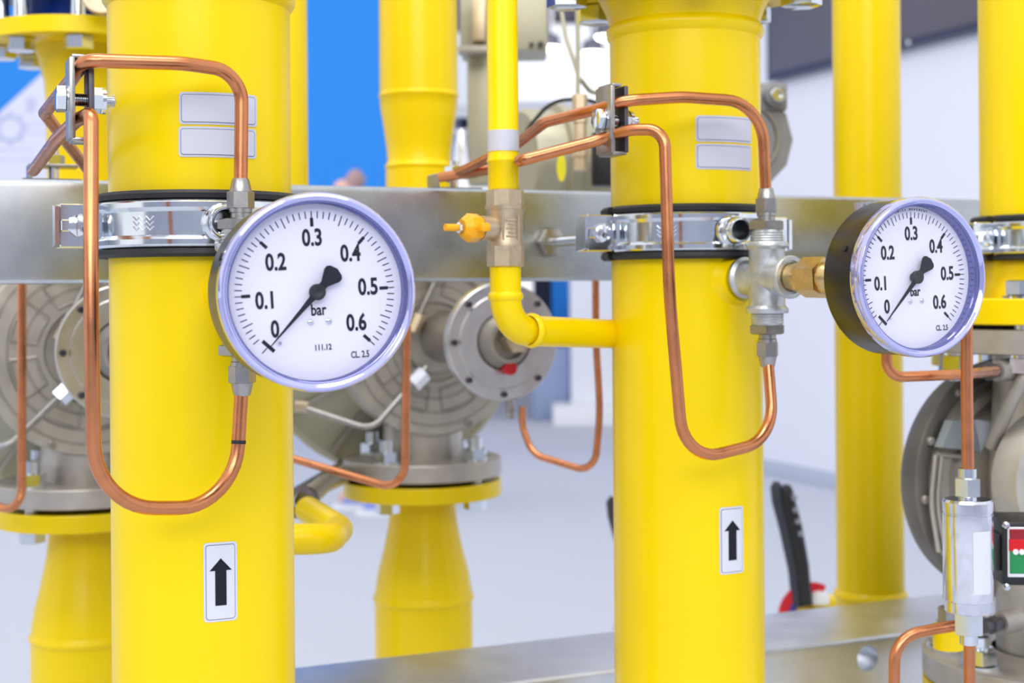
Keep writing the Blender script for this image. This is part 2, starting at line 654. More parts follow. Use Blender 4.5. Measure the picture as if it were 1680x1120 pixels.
hx = P(578, 300, 7.2).x
person = thing('person', 'person standing far behind the first gauge, only crown and one shoe visible', 'person', (hx, 7.2, 0))
V = [(0, 0, .95), (0, 0, 1.15), (-.01, 0, 1.38), (-.01, 0, 1.48), (-.02, 0, 1.56), (-.03, 0, 1.63), (-.02, 0, 1.685),
     (0, .10, .90), (.0, .10, .50), (.03, .10, .09), (-.10, .10, .04),
     (0, -.10, .90), (.14, -.10, .50), (.19, -.10, .09), (.06, -.10, .04),
     (0, .19, 1.38), (.02, .23, 1.12), (-.08, .22, .90), (-.12, .21, .82),
     (0, -.19, 1.38), (.02, -.23, 1.12), (-.08, -.22, .90), (-.12, -.21, .82)]
E = [(0, 1), (1, 2), (2, 3), (3, 4), (4, 5), (5, 6), (0, 7), (7, 8), (8, 9), (9, 10), (0, 11), (11, 12), (12, 13), (13, 14),
     (2, 15), (15, 16), (16, 17), (17, 18), (2, 19), (19, 20), (20, 21), (21, 22)]
Rd = [.13, .13, .14, .055, .075, .085, .06, .085, .06, .042, .035, .085, .06, .042, .035, .055, .045, .034, .03, .055, .045, .034, .03]
skin_mesh('body', V, E, Rd, SKIN, person)
skin_mesh('trousers', V[:1] + V[7:10] + V[11:14], [(0, 1), (1, 2), (2, 3), (0, 4), (4, 5), (5, 6)], [.145, .098, .075, .06, .098, .075, .06], NAVY, person)
skin_mesh('jacket', [V[0], V[1], V[2], V[15], V[16], V[17], V[19], V[20], V[21]], [(0, 1), (1, 2), (2, 3), (3, 4), (4, 5), (2, 6), (6, 7), (7, 8)], [.145, .145, .155, .068, .058, .045, .068, .058, .045], NAVY, person)
skin_mesh('hair', [(0.02, 0, 1.62), (0.0, 0, 1.685), (-.03, 0, 1.70)], [(0, 1), (1, 2)], [.082, .075, .055], HAIR, person)
for sy, sx in ((-.10, .16), (.10, .02)):
    sh_ = skin_mesh('shoe', [(sx + .13, sy, .055), (sx + .04, sy, .055), (sx - .05, sy, .048), (sx - .11, sy, .042)], [(0, 1), (1, 2), (2, 3)], [.046, .05, .047, .036], SHOEB, person)
    bm = NB()
    prism(bm, [(.17, -.035), (.17, .035), (0, .045), (-.10, .042), (-.145, .02), (-.145, -.02), (-.10, -.042), (0, -.045)], 0.0, 0.028, MW[person] @ Matrix.Translation((sx, sy, 0)))
    part('sole', bm, WHP, sh_)

# ------------------------------------------------------------------ the rig: beams
B0 = Vector((0, 1.238, CAMZ))                         # a point of the beams' front face line at camera height
bm = NB()
c = B0 + T * 0.15 - N * 0.04 + ZV * 0.0470
box(bm, 2.9, 0.08, 0.080, frame(c, T, ZV), 0.006, 3)
ub = single('upper_beam', bm, GALV, 'upper galvanised beam crossing behind the gauges and pipes', 'beam', origin=c)
bm = NB()
c = B0 + T * 0.3 - N * 0.065 - ZV * 0.392
box(bm, 3.4, 0.13, 0.100, frame(c, T, ZV), 0.005, 3)
# round hole in its front face
hole = P(1423, 1079, 1.385)
cut = NB()
cyl(cut, 0.0125, -0.02, 0.06, zframe(hole, N), 24)
me_a = bpy.data.meshes.new('tmpa')
bmesh.ops.recalc_face_normals(bm, faces=bm.faces)
bm.to_mesh(me_a)
bm.free()
bmesh.ops.recalc_face_normals(cut, faces=cut.faces)
me_b = bpy.data.meshes.new('tmpb')
cut.to_mesh(me_b)
cut.free()
oa = bpy.data.objects.new('tmpa', me_a)
ob = bpy.data.objects.new('tmpb', me_b)
COL.objects.link(oa)
COL.objects.link(ob)
md = oa.modifiers.new('b', 'BOOLEAN')
md.operation = 'DIFFERENCE'
md.solver = 'EXACT'
md.object = ob
dg = bpy.context.evaluated_depsgraph_get()
nm = bpy.data.meshes.new_from_object(oa.evaluated_get(dg))
bm = NB()
bm.from_mesh(nm)
bpy.data.objects.remove(oa)
bpy.data.objects.remove(ob)
single('lower_beam', bm, mat('galvanised_steel_matt', C(220, 224, 232), 0.36, metal=1.0, noise=(26, 0.08), bump=(60, 0.02, 0.0004)), 'lower galvanised beam with a round hole, bottom of the frame', 'beam', origin=c)


# ------------------------------------------------------------------ stickers on pipes
def ray_cyl(px, py, ax, R):
    d = P(px, py, 1.0) - Vector((0, 0, CAMZ))
    a = d.x ** 2 + d.y ** 2
    b = -2 * (d.x * ax[0] + d.y * ax[1])
    c_ = ax[0] ** 2 + ax[1] ** 2 - R * R
    disc = max(0.0, b * b - 4 * a * c_)
    s_ = (-b - math.sqrt(disc)) / (2 * a)
    p = Vector((0, 0, CAMZ)) + d * s_
    return math.atan2(p.x - ax[0], -(p.y - ax[1])), p.z


def cyl_patch(bm, ax, R, cols):
    """cols: list of (azimuth, zlo, zhi)"""
    prev = None
    for a, lo, hi in cols:
        x, y = ax[0] + R * math.sin(a), ax[1] - R * math.cos(a)
        cur = (bm.verts.new((x, y, lo)), bm.verts.new((x, y, hi)))
        if prev:
            bm.faces.new((prev[0], cur[0], cur[1], prev[1]))
        prev = cur


def rr_cols(a0, a1, z0, z1, R, cr, n=18):
    cols = []
    W = (a1 - a0) * R
    ss = sorted(set([W * i / n for i in range(n + 1)] + [cr * (1 - math.cos(PI / 2 * k / 5)) for k in range(6)] + [W - cr * (1 - math.cos(PI / 2 * k / 5)) for k in range(6)]))
    for s_ in ss:
        d = min(s_, W - s_)
        cut_ = 0.0
        if d < cr:
            cut_ = cr - math.sqrt(max(0, cr * cr - (cr - d) ** 2))
        cols.append((a0 + s_ / R, z0 + cut_, z1 - cut_))
    return cols


def sticker(parent, ax, R, x0, y0, x1, y1, m_, arrow=False):
    a0, z1 = ray_cyl(x0, (y0 + y1) / 2, ax, R)[0], ray_cyl((x0 + x1) / 2, y0, ax, R)[1]
    a1, z0 = ray_cyl(x1, (y0 + y1) / 2, ax, R)[0], ray_cyl((x0 + x1) / 2, y1, ax, R)[1]
    cr = 0.0022
    bm = NB()
    cyl_patch(bm, ax, R + 0.0003, rr_cols(a0, a1, z0, z1, R, cr))
    st = part('arrow_sticker' if arrow else 'sticker', bm, m_, parent)
    g = 0.0013
    da = g / R
    bm = NB()
    cyl_patch(bm, ax, R + 0.0005, rr_cols(a0 + da, a1 - da, z0 + g, z1 - g, R, cr * 0.8))
    part('border_line', bm, LINE, st)
    g = 0.0017
    da = g / R
    bm = NB()
    cyl_patch(bm, ax, R + 0.0007, rr_cols(a0 + da, a1 - da, z0 + g, z1 - g, R, cr * 0.7))
    part('face', bm, m_, st)
    if arrow:
        H = z1 - z0
        ac = (a0 + a1) / 2
        hw = (a1 - a0) * 0.325
        sw = (a1 - a0) * 0.165
        tip, base, bot = z1 - H * 0.20, z1 - H * 0.355, z0 + H * 0.205
        bm = NB()
        sl = (tip - base) / hw
        cyl_patch(bm, ax, R + 0.0009, [(ac - hw, base, base), (ac - sw, base, tip - sl * sw)])
        cyl_patch(bm, ax, R + 0.0009, [(ac + sw, base, tip - sl * sw), (ac + hw, base, base)])
        cyl_patch(bm, ax, R + 0.0009, [(ac - sw, bot, tip - sl * sw), (ac - sw / 2, bot, tip - sl * sw / 2), (ac, bot, tip), (ac + sw / 2, bot, tip - sl * sw / 2), (ac + sw, bot, tip - sl * sw)])
        part('arrow', bm, INK, st)
    return st


def ring_bead(z, r, h=0.0035, w=0.006):
    return [(r, z - w), (r + h * 0.8, z - w * 0.5), (r + h, z), (r + h * 0.8, z + w * 0.5), (r, z + w)]


# ------------------------------------------------------------------ big yellow riser pipes
AX1 = (-0.1985, 0.910)
AX2 = (0.1337, 1.090)
AX3 = (0.478, 1.270)
RP = 0.0572


def bolt_head(bm, M, af=0.024, h=0.012, shank=0.0, rs=0.006):
    hexa(bm, af, 0, h, M)
    if shank:
        cyl(bm, rs, -shank, 0, M, 14)
    return bm


def riser(ax, name_label, zb, zt, seam_px, flare_top):
    p = thing('riser_pipe', name_label, 'pipe', (ax[0], ax[1], CAMZ - 0.55), group='big yellow riser pipes')
    return p


# pipe 1
p1 = riser(AX1, 'largest yellow pipe, standing left behind the gauge that faces us', 0, 0, 0, 0)
M = Matrix.Translation((AX1[0], AX1[1], CAMZ))
zs = P(330, 4, AX1[1]).z - CAMZ
bm = NB()
lathe(bm, [(RP, -0.55), (RP, zs - 0.006)] + [(RP + 0.001, zs - 0.005), (RP + 0.003, zs - 0.002), (RP + 0.0036, zs + 0.002), (RP + 0.002, zs + 0.006)] + [(RP + 0.003, zs + 0.03), (RP + 0.010, zs + 0.06), (RP + 0.010, zs + 0.09)], M, 72)
part('pipe_wall', bm, YEL, p1)
bd = az_dir(28.7)
bm = NB()
MB1 = zframe(Vector((AX1[0], AX1[1], CAMZ + 0.0)) + bd * (RP - 0.006), bd)
lathe(bm, [(0.0165, 0), (0.0155, 0.006), (0.0152, 0.009), (0.0145, 0.0125), (0, 0.0125)], MB1, 28)
part('branch_boss', bm, YEL, p1)
sticker(p1, AX1, RP, 294, 152, 421, 205, STK)
sticker(p1, AX1, RP, 293, 208, 420, 258, STK)
sticker(p1, AX1, RP, 334, 889, 389, 1019, STKW, True)

# pipe 2
p2 = riser(AX2, 'yellow pipe standing behind the gauge at right, flange at top of the picture', 0, 0, 0, 0)
M = Matrix.Translation((AX2[0], AX2[1], CAMZ))
zs = P(1128, 56, AX2[1]).z - CAMZ
zf = zs + 0.034
bm = NB()
lathe(bm, [(RP, -0.55)] + ring_bead(zs, RP, 0.003, 0.006) + [(RP + 0.0005, zs + 0.008), (RP + 0.0035, zs + 0.017), (RP + 0.009, zs + 0.028), (RP + 0.013, zf)], M, 72)
part('pipe_wall', bm, YEL, p2)
bm = NB()
lathe(bm, [(RP, zf), (0.109, zf), (0.110, zf + 0.001), (0.110, zf + 0.02), (0.109, zf + 0.021), (RP, zf + 0.021)], M, 72)
fl = part('flange', bm, YEL, p2)
bm = NB()
bolt_head(bm, Matrix.Rotation(PI, 4, 'X'), 0.027, 0.014)
first = None
for k in range(8):
    a = math.radians(0.5 + 45 * k)
    L = Matrix.Translation(Vector((0.09 * math.cos(a), 0.09 * math.sin(a), zf + 0.55))) @ Matrix.Rotation(random.random(), 4, 'Z')
    if first is None:
        bm.transform(Matrix.Identity(4))
        first = part('flange_bolt', bm, ZINC, p2, local=True)
        first.matrix_local = L
        first.parent = fl
    else:
        share('flange_bolt', first, fl, L)
C2 = P(1258, 455, 1.0150)
bd2 = Vector((C2.x - AX2[0], C2.y - AX2[1], 0)).normalized()
bm = NB()
MB2 = zframe(Vector((AX2[0], AX2[1], CAMZ + 0.005)) + bd2 * (RP - 0.006), bd2)
lathe(bm, [(0.0225, 0), (0.0185, 0.0055), (0.0168, 0.008), (0.0158, 0.0115), (0, 0.0115)], MB2, 28)
part('branch_boss', bm, YEL, p2)
sticker(p2, AX2, RP, 1141, 190, 1232, 233, STK)
sticker(p2, AX2, RP, 1141, 236, 1232, 278, STK)
sticker(p2, AX2, RP, 1180, 831, 1219, 941, STKW, True)

# pipe 3 with its flange over the right regulator
p3 = riser(AX3, 'yellow pipe cut by the right edge, above a bolted flange', 0, 0, 0, 0)
M = Matrix.Translation((AX3[0], AX3[1], CAMZ))
zt = P(1700, 488, AX3[1]).z - CAMZ
bm = NB()
lathe(bm, [(RP + 0.004, zt), (RP + 0.002, zt + 0.012), (RP, zt + 0.02), (RP, 0.45)], M, 72)
part('pipe_wall', bm, YEL, p3)
bm = NB()
lathe(bm, [(0.03, zt - 0.022), (0.109, zt - 0.022), (0.110, zt - 0.021), (0.110, zt - 0.001), (0.109, zt), (RP, zt)], M, 72)
fl3 = part('flange', bm, YEL, p3)
first = None
for k in range(8):
    a = math.radians(12 + 45 * k)
    L = Matrix.Translation(Vector((0.09 * math.cos(a), 0.09 * math.sin(a), zt + 0.55)))
    if first is None:
        bm = NB()
        cyl(bm, 0.0165, 0, 0.0025, seg=20)
        bolt_head(bm, Matrix.Translation((0, 0, 0.0025)), 0.025, 0.013)
        first = part('flange_bolt', bm, ZINC, fl3, local=True)
        first.matrix_local = L
    else:
        share('flange_bolt', first, fl3, L)


# ------------------------------------------------------------------ pipe clamps
def clamp(ax, label, rod=True):
    c = Vector((ax[0], ax[1], CAMZ + 0.041))
    t = thing('pipe_clamp', label, 'clamp', c, frame((0, 0, 0), T, ZV).to_3x3(), group='zinc pipe clamps')
    # local: x along the rig, y = -N (away), z up
    g = 0.10
    prof = [(0.0605, -0.0145), (0.0645, -0.0145), (0.0665, -0.0125), (0.0665, -0.0095), (0.0642, -0.0070), (0.0642, 0.0070), (0.0665, 0.0095), (0.0665, 0.0125), (0.0645, 0.0145), (0.0605, 0.0145), (0.0605, -0.0145)]
    bm = NB()
    lathe(bm, prof, Matrix.Identity(4), 40, PI + g, 2 * PI - g)
    part('front_band', bm, ZINC, t, local=True)
    bm = NB()
    lathe(bm, prof, Matrix.Identity(4), 40, g, PI - g)
    part('rear_band', bm, ZINC, t, local=True)
    rp = [(RP + 0.0002, -0.0200), (0.0635, -0.0200), (0.0655, -0.0180), (0.0650, -0.0150), (0.0604, -0.0146), (0.0604, 0.0146), (0.0650, 0.0150), (0.0655, 0.0180), (0.0635, 0.0200), (RP + 0.0002, 0.0200), (RP + 0.0002, -0.0200)]
    bm = NB()
    lathe(bm, rp, Matrix.Identity(4), 44, PI + 0.06, 2 * PI - 0.06)
    part('rubber_liner', bm, RUB, t, local=True)
    bm = NB()
    lathe(bm, rp, Matrix.Identity(4), 44, 0.06, PI - 0.06)
    part('rubber_liner', bm, RUB, t, local=True)
    for sx in (-1, 1):
        bm = NB()
        box(bm, 0.028, 0.0026, 0.027, Matrix.Translation((sx * 0.0735, -0.0062, 0)), 0.0008, 1)
        # folded web between ear and band
        box(bm, 0.005, 0.006, 0.027, Matrix.Translation((sx * 0.0630, -0.0085, 0)) @ Matrix.Rotation(sx * 0.5, 4, 'Z'), 0.0012, 1)
        part('front_ear', bm, ZINC, t, local=True)
        bm = NB()
        box(bm, 0.030, 0.0026, 0.027, Matrix.Translation((sx * 0.0740, 0.0062, 0)), 0.0008, 1)
        pts = [(-0.008, -0.0135), (0.008, -0.0115), (0.008, 0.0115), (-0.008, 0.0135)]
        prism(bm, pts, -0.0013, 0.0013, Matrix.Translation((sx * 0.0890, -0.0010, 0)) @ frame((0, 0, 0), (0, -1, 0), (sx, 0, 0)))
        part('rear_ear', bm, ZINC, t, local=True)
        bm = NB()
        Mb = frame((sx * 0.0765, -0.0075, 0), (1, 0, 0), (0, -1, 0)) @ Matrix.Rotation(0.35, 4, 'Z')
        hexa(bm, 0.0125, 0, 0.005, Mb, ch=0.1)
        cyl(bm, 0.0035, -0.024, 0, Mb, 12)
        hexa(bm, 0.0115, -0.0215, -0.0155, Mb)
        bo = part('ear_bolt', bm, ZINC, t, local=True)
        if sx < 0:
            for ch_, qx, qy in (('C', -0.0028, 0.0012), ('S', -0.0004, 0.0030), ('8', 0.0012, -0.0028)):
                txt('head_mark', ch_, 0.0042, frame((sx * 0.0765 + qx, -0.0127, qy), (1, 0, 0), (0, -1, 0)), bo, ZINC)
            bm = NB()
            box(bm, 0.008, 0.002, 0.0075, Matrix.Translation((-0.0830, -0.0086, 0)), 0.0008, 1)
            part('lock_tab', bm, ZINC, t, local=True)
    # threaded boss at the front
    Mf = frame((0, -0.0600, 0), (1, 0, 0), (0, -1, 0))
    bm = NB()
    lathe(bm, [(0.0125, 0.004), (0.0115, 0.0065), (0.0098, 0.0080), (0.0092, 0.017), (0.0086, 0.0178), (0.0074, 0.0178), (0.0071, 0.0172)], Mf, 28)
    boss = part('threaded_boss', bm, ZINC, t, local=True)
    bm = NB()
    lathe(bm, [(0.0071, 0.0172), (0.0069, 0.0165), (0.0069, 0.001), (0, 0.001)], Mf, 24)
    part('bore', bm, RUB, boss, local=True)  # black lining paints in the shade inside the hollow boss
    # stamped squiggle
    bm = NB()
    for dz in (-0.003, 0.0, 0.003):
        pth = []
        for i in range(7):
            a = math.radians(-49 + 2.1 * i)
            pth.append(Vector((0.0644 * math.sin(a), -0.0644 * math.cos(a), dz + 0.0012 * (-1) ** i)))
        sweep(bm, pth, 0.0004, 5)
    part('stamped_mark', bm, ZINC, t, local=True)
    if rod:
        Mr = frame((-0.030, 0.052, 0), (1, 0, 0), (0, 1, 0))
        bm = NB()
        cyl(bm, 0.0046, 0.012, 0.148, Mr, 20)
        part('rod', bm, ZINC, t, local=True)
        dist = (B0 - c).dot(-N) - 0.052
        bm = NB()
        hexa(bm, 0.0215, dist - 0.012, dist - 0.002, Mr)
        cyl(bm, 0.0135, dist - 0.0020, dist, Mr, 24)
        part('rod_nut', bm, STEEL, t, local=True)
    return t


FONT = None


def txt(name, body, size, M, parent, m_, sx=0.80, bold=0.0, ext=0.00012):
    """lettering as a mesh, M in the parent's frame (x right, y up, z out)"""
    cu = bpy.data.curves.new(name, 'FONT')
    cu.body = body
    cu.size = size
    cu.align_x = 'CENTER'
    cu.align_y = 'CENTER'
    cu.extrude = ext
    cu.offset = bold
    cu.resolution_u = 3
    o = bpy.data.objects.new(name, cu)
    COL.objects.link(o)
    dg_ = bpy.context.evaluated_depsgraph_get()
    me = bpy.data.meshes.new_from_object(o.evaluated_get(dg_))
    bpy.data.objects.remove(o)
    bpy.data.curves.remove(cu)
    me.name = name
    me.transform(M @ Matrix.Diagonal((sx, 1, 1, 1)))
    me.materials.clear()
    me.materials.append(m_)
    o = bpy.data.objects.new(name, me)
    COL.objects.link(o)
    o.parent = parent
    MW[o] = MW[parent]
    return o


clamp(AX1, 'zinc clamp with black rubber around the left pipe, behind the big gauge')
clamp(AX2, 'zinc clamp with black rubber around the middle pipe, open boss visible')
clamp(AX3, 'zinc clamp on the yellow pipe cut by the right edge')


# ------------------------------------------------------------------ gauges
def gauge(center, yaw_deg, label, extra_model, top_text, tilt=0.0, dp=0.040):
    n = az_dir(yaw_deg)
    x = Vector((-n.y, n.x, 0))
    R3 = frame((0, 0, 0), x, n).to_3x3()
    g = thing('pressure_gauge', label, 'gauge', center, R3 @ Matrix.Rotation(tilt, 3, 'Z'), group='round black pressure gauges')
    bm = NB()
    lathe(bm, [(0, -dp), (0.045, -dp), (0.0485, -dp + 0.0015), (0.0497, -dp + 0.0035), (0.0497, -0.0085), (0.0460, -0.0085), (0.0460, -0.0125)], seg=96)
    case = part('case', bm, BLK, g, local=True)
    bm = NB()
    lathe(bm, [(0, -dp - 0.0005), (0.012, -dp - 0.0005), (0.012, -0.058), (0, -0.058)], seg=28)
    part('back_connection', bm, BRASS, g, local=True)
    bm = NB()
    cyl(bm, 0.0022, 0, 0.0006, zframe((-0.0455, 0.0205, -0.02), (-0.0455, 0.0205, 0)), 12)
    part('vent_plug', bm, RUB, case, local=True)
    # clear lens with a raised rounded rim
    bm = NB()
    lathe(bm, [(0.0499, -0.0105), (0.0506, -0.0095), (0.0506, -0.0030), (0.0502, -0.0012), (0.0494, -0.0002), (0.0484, 0.0), (0.0474, -0.0006), (0.0468, -0.0016), (0.0464, -0.0018)], seg=96)
    part('lens_rim', bm, RIM, g, local=True)
    bm = NB()
    lathe(bm, [(0.0464, -0.0018), (0.0460, -0.0024), (0.0454, -0.0026), (0.0457, -0.0044), (0.0450, -0.0052), (0.0453, -0.0074), (0.0449, -0.0082), (0.0450, -0.0107)], seg=96)
    part('rim_groove', bm, GRV, g, local=True)
    bm = NB()
    lathe(bm, [(0, -0.0022), (0.0452, -0.0022), (0.0452, -0.0034), (0, -0.0034)], seg=64)
    part('window', bm, LENS, g, local=True)
    bm = NB()
    lathe(bm, [(0, -0.0106), (0.0455, -0.0106), (0.0455, -0.0116), (0, -0.0116)], seg=96)
    d = part('dial', bm, DIAL, g, local=True)
    zt_ = -0.0105
    bm = NB()
    for k in range(61):
        a = math.radians(225 - 4.5 * k)
        major, mid = k % 10 == 0, k % 5 == 0
        r0 = 0.0358 if (mid and not major) else 0.0376
        Mt = Matrix.Rotation(a, 4, 'Z')
        if k not in (1,):
            box(bm, 0.0413 - r0, 0.00052, 0.0001, Mt @ Matrix.Translation(((0.0413 + r0) / 2, 0, zt_)))
    part('scale_marks', bm, INK, d, local=True)
    for k in range(7):
        a = math.radians(225 - 45 * k)
        bm = NB()
        if k == 0:
            box(bm, 0.0019, 0.0080, 0.00012, Matrix.Rotation(a, 4, 'Z') @ Matrix.Translation((0.0365, 0.0, zt_)))
        else:
            box(bm, 0.0045, 0.0017, 0.00012, Matrix.Rotation(a, 4, 'Z') @ Matrix.Translation((0.0357, 0, zt_)))
        part('major_mark', bm, INK, d, local=True)
    for s_, x_, y_ in (('0', -0.0220, -0.0178), ('0.1', -0.0258, -0.0030), ('0.2', -0.0196, 0.0160), ('0.3', -0.0002, 0.0275), ('0.4', 0.0192, 0.0186), ('0.5', 0.0275, 0.0008), ('0.6', 0.0202, -0.0172)):
        txt('numeral', s_, 0.0120, Matrix.Translation((x_, y_, zt_)), d, INK, 0.73, 0.00034)
    txt('unit_text', 'bar', 0.0082, Matrix.Translation((0.0008, -0.0093, zt_)), d, INK, 0.74, 0.00018)
    if extra_model:
        txt('model_text', '111.12', 0.0042, Matrix.Translation((0.0020, -0.0285, zt_)), d, INK, 0.80, 0.00010)
    txt('class_text', 'CL. 2.5', 0.0048, Matrix.Translation((0.0212, -0.0335, zt_)), d, INK, 0.70, 0.00008)
    if top_text:
        for i, ch_ in enumerate(top_text):
            if ch_ == ' ':
                continue
            a = math.radians(106 - 2.55 * i)
            txt('small_letter', ch_, 0.0021, Matrix.Translation((0.0430 * math.cos(a), 0.0430 * math.sin(a), zt_)) @ Matrix.Rotation(a - PI / 2, 4, 'Z'), d, INK, 0.8)
    for sx in (-0.0036, 0.0058):
        bm = NB()
        lathe(bm, [(0, 0.0008), (0.0009, 0.0008), (0.0015, 0.0004), (0.0016, 0)], Matrix.Translation((sx, -0.0152, zt_)), 16)
        part('dial_screw', bm, ZINC, d, local=True)
    bm = NB()
    cyl(bm, 0.0007, 0, 0.0018, Matrix.Translation((-0.0200, -0.0245, zt_)), 8)
    part('stop_pin', bm, ZINC, d, local=True)
    # pointer at zero
    Mn = Matrix.Translation((0, 0, -0.0064)) @ Matrix.Rotation(math.radians(225.5), 4, 'Z')
    bm = NB()
    prism(bm, [(0, -0.0019), (0.012, -0.0011), (0.0370, -0.0002), (0.0370, 0.0002), (0.012, 0.0011), (0, 0.0019)], -0.0002, 0.0002, Mn)
    tail = [(0, -0.0022), (-0.0045, -0.0019), (-0.0098, -0.0048), (-0.0114, -0.0048), (-0.0126, -0.0036), (-0.0136, 0.0), (-0.0126, 0.0036), (-0.0114, 0.0048), (-0.0098, 0.0048), (-0.0045, 0.0019), (0, 0.0022)]
    tail = [(x_ * 1.16, y_ * 1.08) for x_, y_ in tail]
    prism(bm, tail, -0.00025, 0.00025, Mn)
    nd = part('pointer', bm, INK, g, local=True)
    bm = NB()
    lathe(bm, [(0.0030, -0.0040), (0.0030, -0.0015), (0.0042, -0.0015), (0.0042, 0.0008), (0.0038, 0.0013), (0.0016, 0.0014), (0.0008, 0.0010), (0, 0.0010)], Matrix.Translation((0, 0, -0.0064)), 28)
    part('pointer_hub', bm, BPLA, nd, local=True)
    return g


G1 = P(525.5, 479, 0.716)
G2 = P(1517, 454.5, 0.893)
gauge(G1, 20.0, 'larger-looking pressure gauge at left, white dial facing us straight', True, '', math.radians(3.0), 0.048)
gauge(G2, 24.5, 'pressure gauge at right with wide black case side, on brass valve', False, 'SWISS MOVEMENT', math.radians(2.6), 0.040)


# ------------------------------------------------------------------ cross fittings behind the gauges
def comp_fitting(par, M, sgn):
    """bushing, nipple and compression nut stacked along local z from the cross rim (z=0)"""
    S = Matrix.Diagonal((1, 1, sgn, 1))
    prof = [(0.0, 0.0), (0.0112, 0.0)]
    for i in range(4):
        z = 0.0012 + i * 0.0018
        prof += [(0.0118, z), (0.0112, z + 0.0009)]
    prof += [(0.0110, 0.009), (0, 0.009)]
    bm = NB()
    lathe(bm, prof, M @ S, 28)
    bu = part('thread', bm, CASTZ, par)
    bm = NB()
    hexa(bm, 0.0235, 0.008, 0.0150, M @ S, rot=0.3)
    part('bushing_hex', bm, STEEL, par)
    bm = NB()
    lathe(bm, [(0, 0.015), (0.0062, 0.015), (0.0062, 0.0180), (0.0068, 0.0185), (0.0068, 0.024), (0, 0.024)], M @ S, 24)
    part('nipple', bm, STEEL, par)
    bm = NB()
    hexa(bm, 0.0140, 0.0205, 0.0310, M @ S, rot=0.2)
    lathe(bm, [(0.0066, 0.0300), (0.0066, 0.0310), (0.0052, 0.0372), (0.0046, 0.0385), (0, 0.0385)], M @ S, 24)
    part('compression_nut', bm, STEEL, par)


def cross(c, bdir, label, arm=0.0):
    t = thing('cross_fitting', label, 'pipe fitting', c, group='galvanised cross fittings')
    Mv = Matrix.Translation(c)
    bm = NB()
    lathe(bm, [(0, -0.0255), (0.0145, -0.0255), (0.0152, -0.0245), (0.0152, -0.0222), (0.0130, -0.0200), (0.0126, -0.010), (0.0126, 0.010), (0.0130, 0.0200), (0.0152, 0.0222), (0.0152, 0.0245), (0.0145, 0.0255), (0, 0.0255)], Mv, 36)
    Mh = zframe(c, bdir)
    lathe(bm, [(0, -0.0255 + arm), (0.0145, -0.0255 + arm), (0.0152, -0.0245 + arm), (0.0152, -0.0222 + arm), (0.0130, -0.0200 + arm), (0.0124, -0.010), (0.0124, 0.010), (0.0130, 0.0200), (0.0152, 0.0222), (0.0152, 0.0245), (0.0145, 0.0255), (0.0118, 0.0255), (0.0116, 0.024), (0, 0.024)], Mh, 36)
    part('cross_body', bm, CASTZ, t)
    comp_fitting(t, Matrix.Translation(c + ZV * 0.0255), 1)
    comp_fitting(t, Matrix.Translation(c - ZV * 0.0255), -1)
    return t


C1 = P(396, 471, 0.838)
cross(C1, bd, 'galvanised cross fitting mostly hidden behind the left gauge', 0.0075)
cross(C2, bd2, 'galvanised cross fitting on the side of the middle pipe')


# ------------------------------------------------------------------ valves between cross and gauge
def gauge_valve(c, bdir, gback, label, full=True):
    s0 = c + bdir * 0.0235
    d = (gback - s0)
    L = d.length
    d.normalize()
    t = thing('gauge_valve', label, 'valve', s0, group='brass gauge valves')
    Mv = zframe(s0, d)
    bm = NB()
    lathe(bm, [(0, 0), (0.0100, 0), (0.0106, 0.003), (0.0098, 0.006), (0.0104, 0.008), (0.0104, 0.014), (0, 0.014)], Mv, 28)
    part('threaded_end', bm, BRASS, t)
    bm = NB()
    hexa(bm, 0.0245, 0.012, 0.034, Mv, ch=0.10, rot=0.1)
    lathe(bm, [(0.0115, 0.033), (0.0110, 0.037), (0.0085, 0.041), (0.0085, L), (0, L)], Mv, 28)
    part('union_nut', bm, BRASS, t)
    q = s0 + d * (L - 0.008)
    bm = NB()
    box(bm, 0.022, 0.016, 0.062, frame(q - ZV * 0.004, d.cross(ZV), ZV), 0.002)
    part('valve_body', bm, BRASS, t)
    bm = NB()
    prof = [(0, 0)]
    cyl(bm, 0.0062, 0.026, 0.034, frame(q + Vector((0.006, 0, 0)), d, ZV), 20)
    for k in range(10):
        a = 2 * PI * k / 10
        cyl(bm, 0.0022, 0.030, 0.050, frame(q + Vector((0.006, 0, 0)), d, ZV) @ Matrix.Translation((0.0058 * math.cos(a), 0.0058 * math.sin(a), 0)), 10)
    cyl(bm, 0.0062, 0.030, 0.0495, frame(q + Vector((0.006, 0, 0)), d, ZV), 20)
    part('push_button', bm, ALU, t)
    return t


n1 = az_dir(20.0)
n2 = az_dir(24.5)
gauge_valve(C1, bd, G1 - n1 * 0.050, 'brass valve hidden behind the left gauge')
gauge_valve(C2, bd2, G2 - n2 * 0.050 + Vector((-0.004, 0.0, 0)), 'brass hexagon valve between the cross fitting and the right gauge')


# ------------------------------------------------------------------ copper tubes of the gauges
def copper(pts, rad, label, r=0.0041, group=None, mark=None):
    path = [P(*p) if not isinstance(p, Vector) else p for p in pts]
    bm = NB()
    tube(bm, path, r, rad, 16, 10)
    if mark is None:
        return single('copper_tube', bm, COP, label, 'tube', group, origin=path[0])
    t = thing('copper_tube', label, 'tube', path[0], group=group)
    part('tube_wall', bm, COP, t)
    for (m0, m1, rr_, ma) in mark:
        bm = NB()
        a, b = P(*m0), P(*m1)
        cyl(bm, rr_, 0, (b - a).length, zframe(a, b - a), 18)
        part('ink_mark', bm, ma, t)
    return t


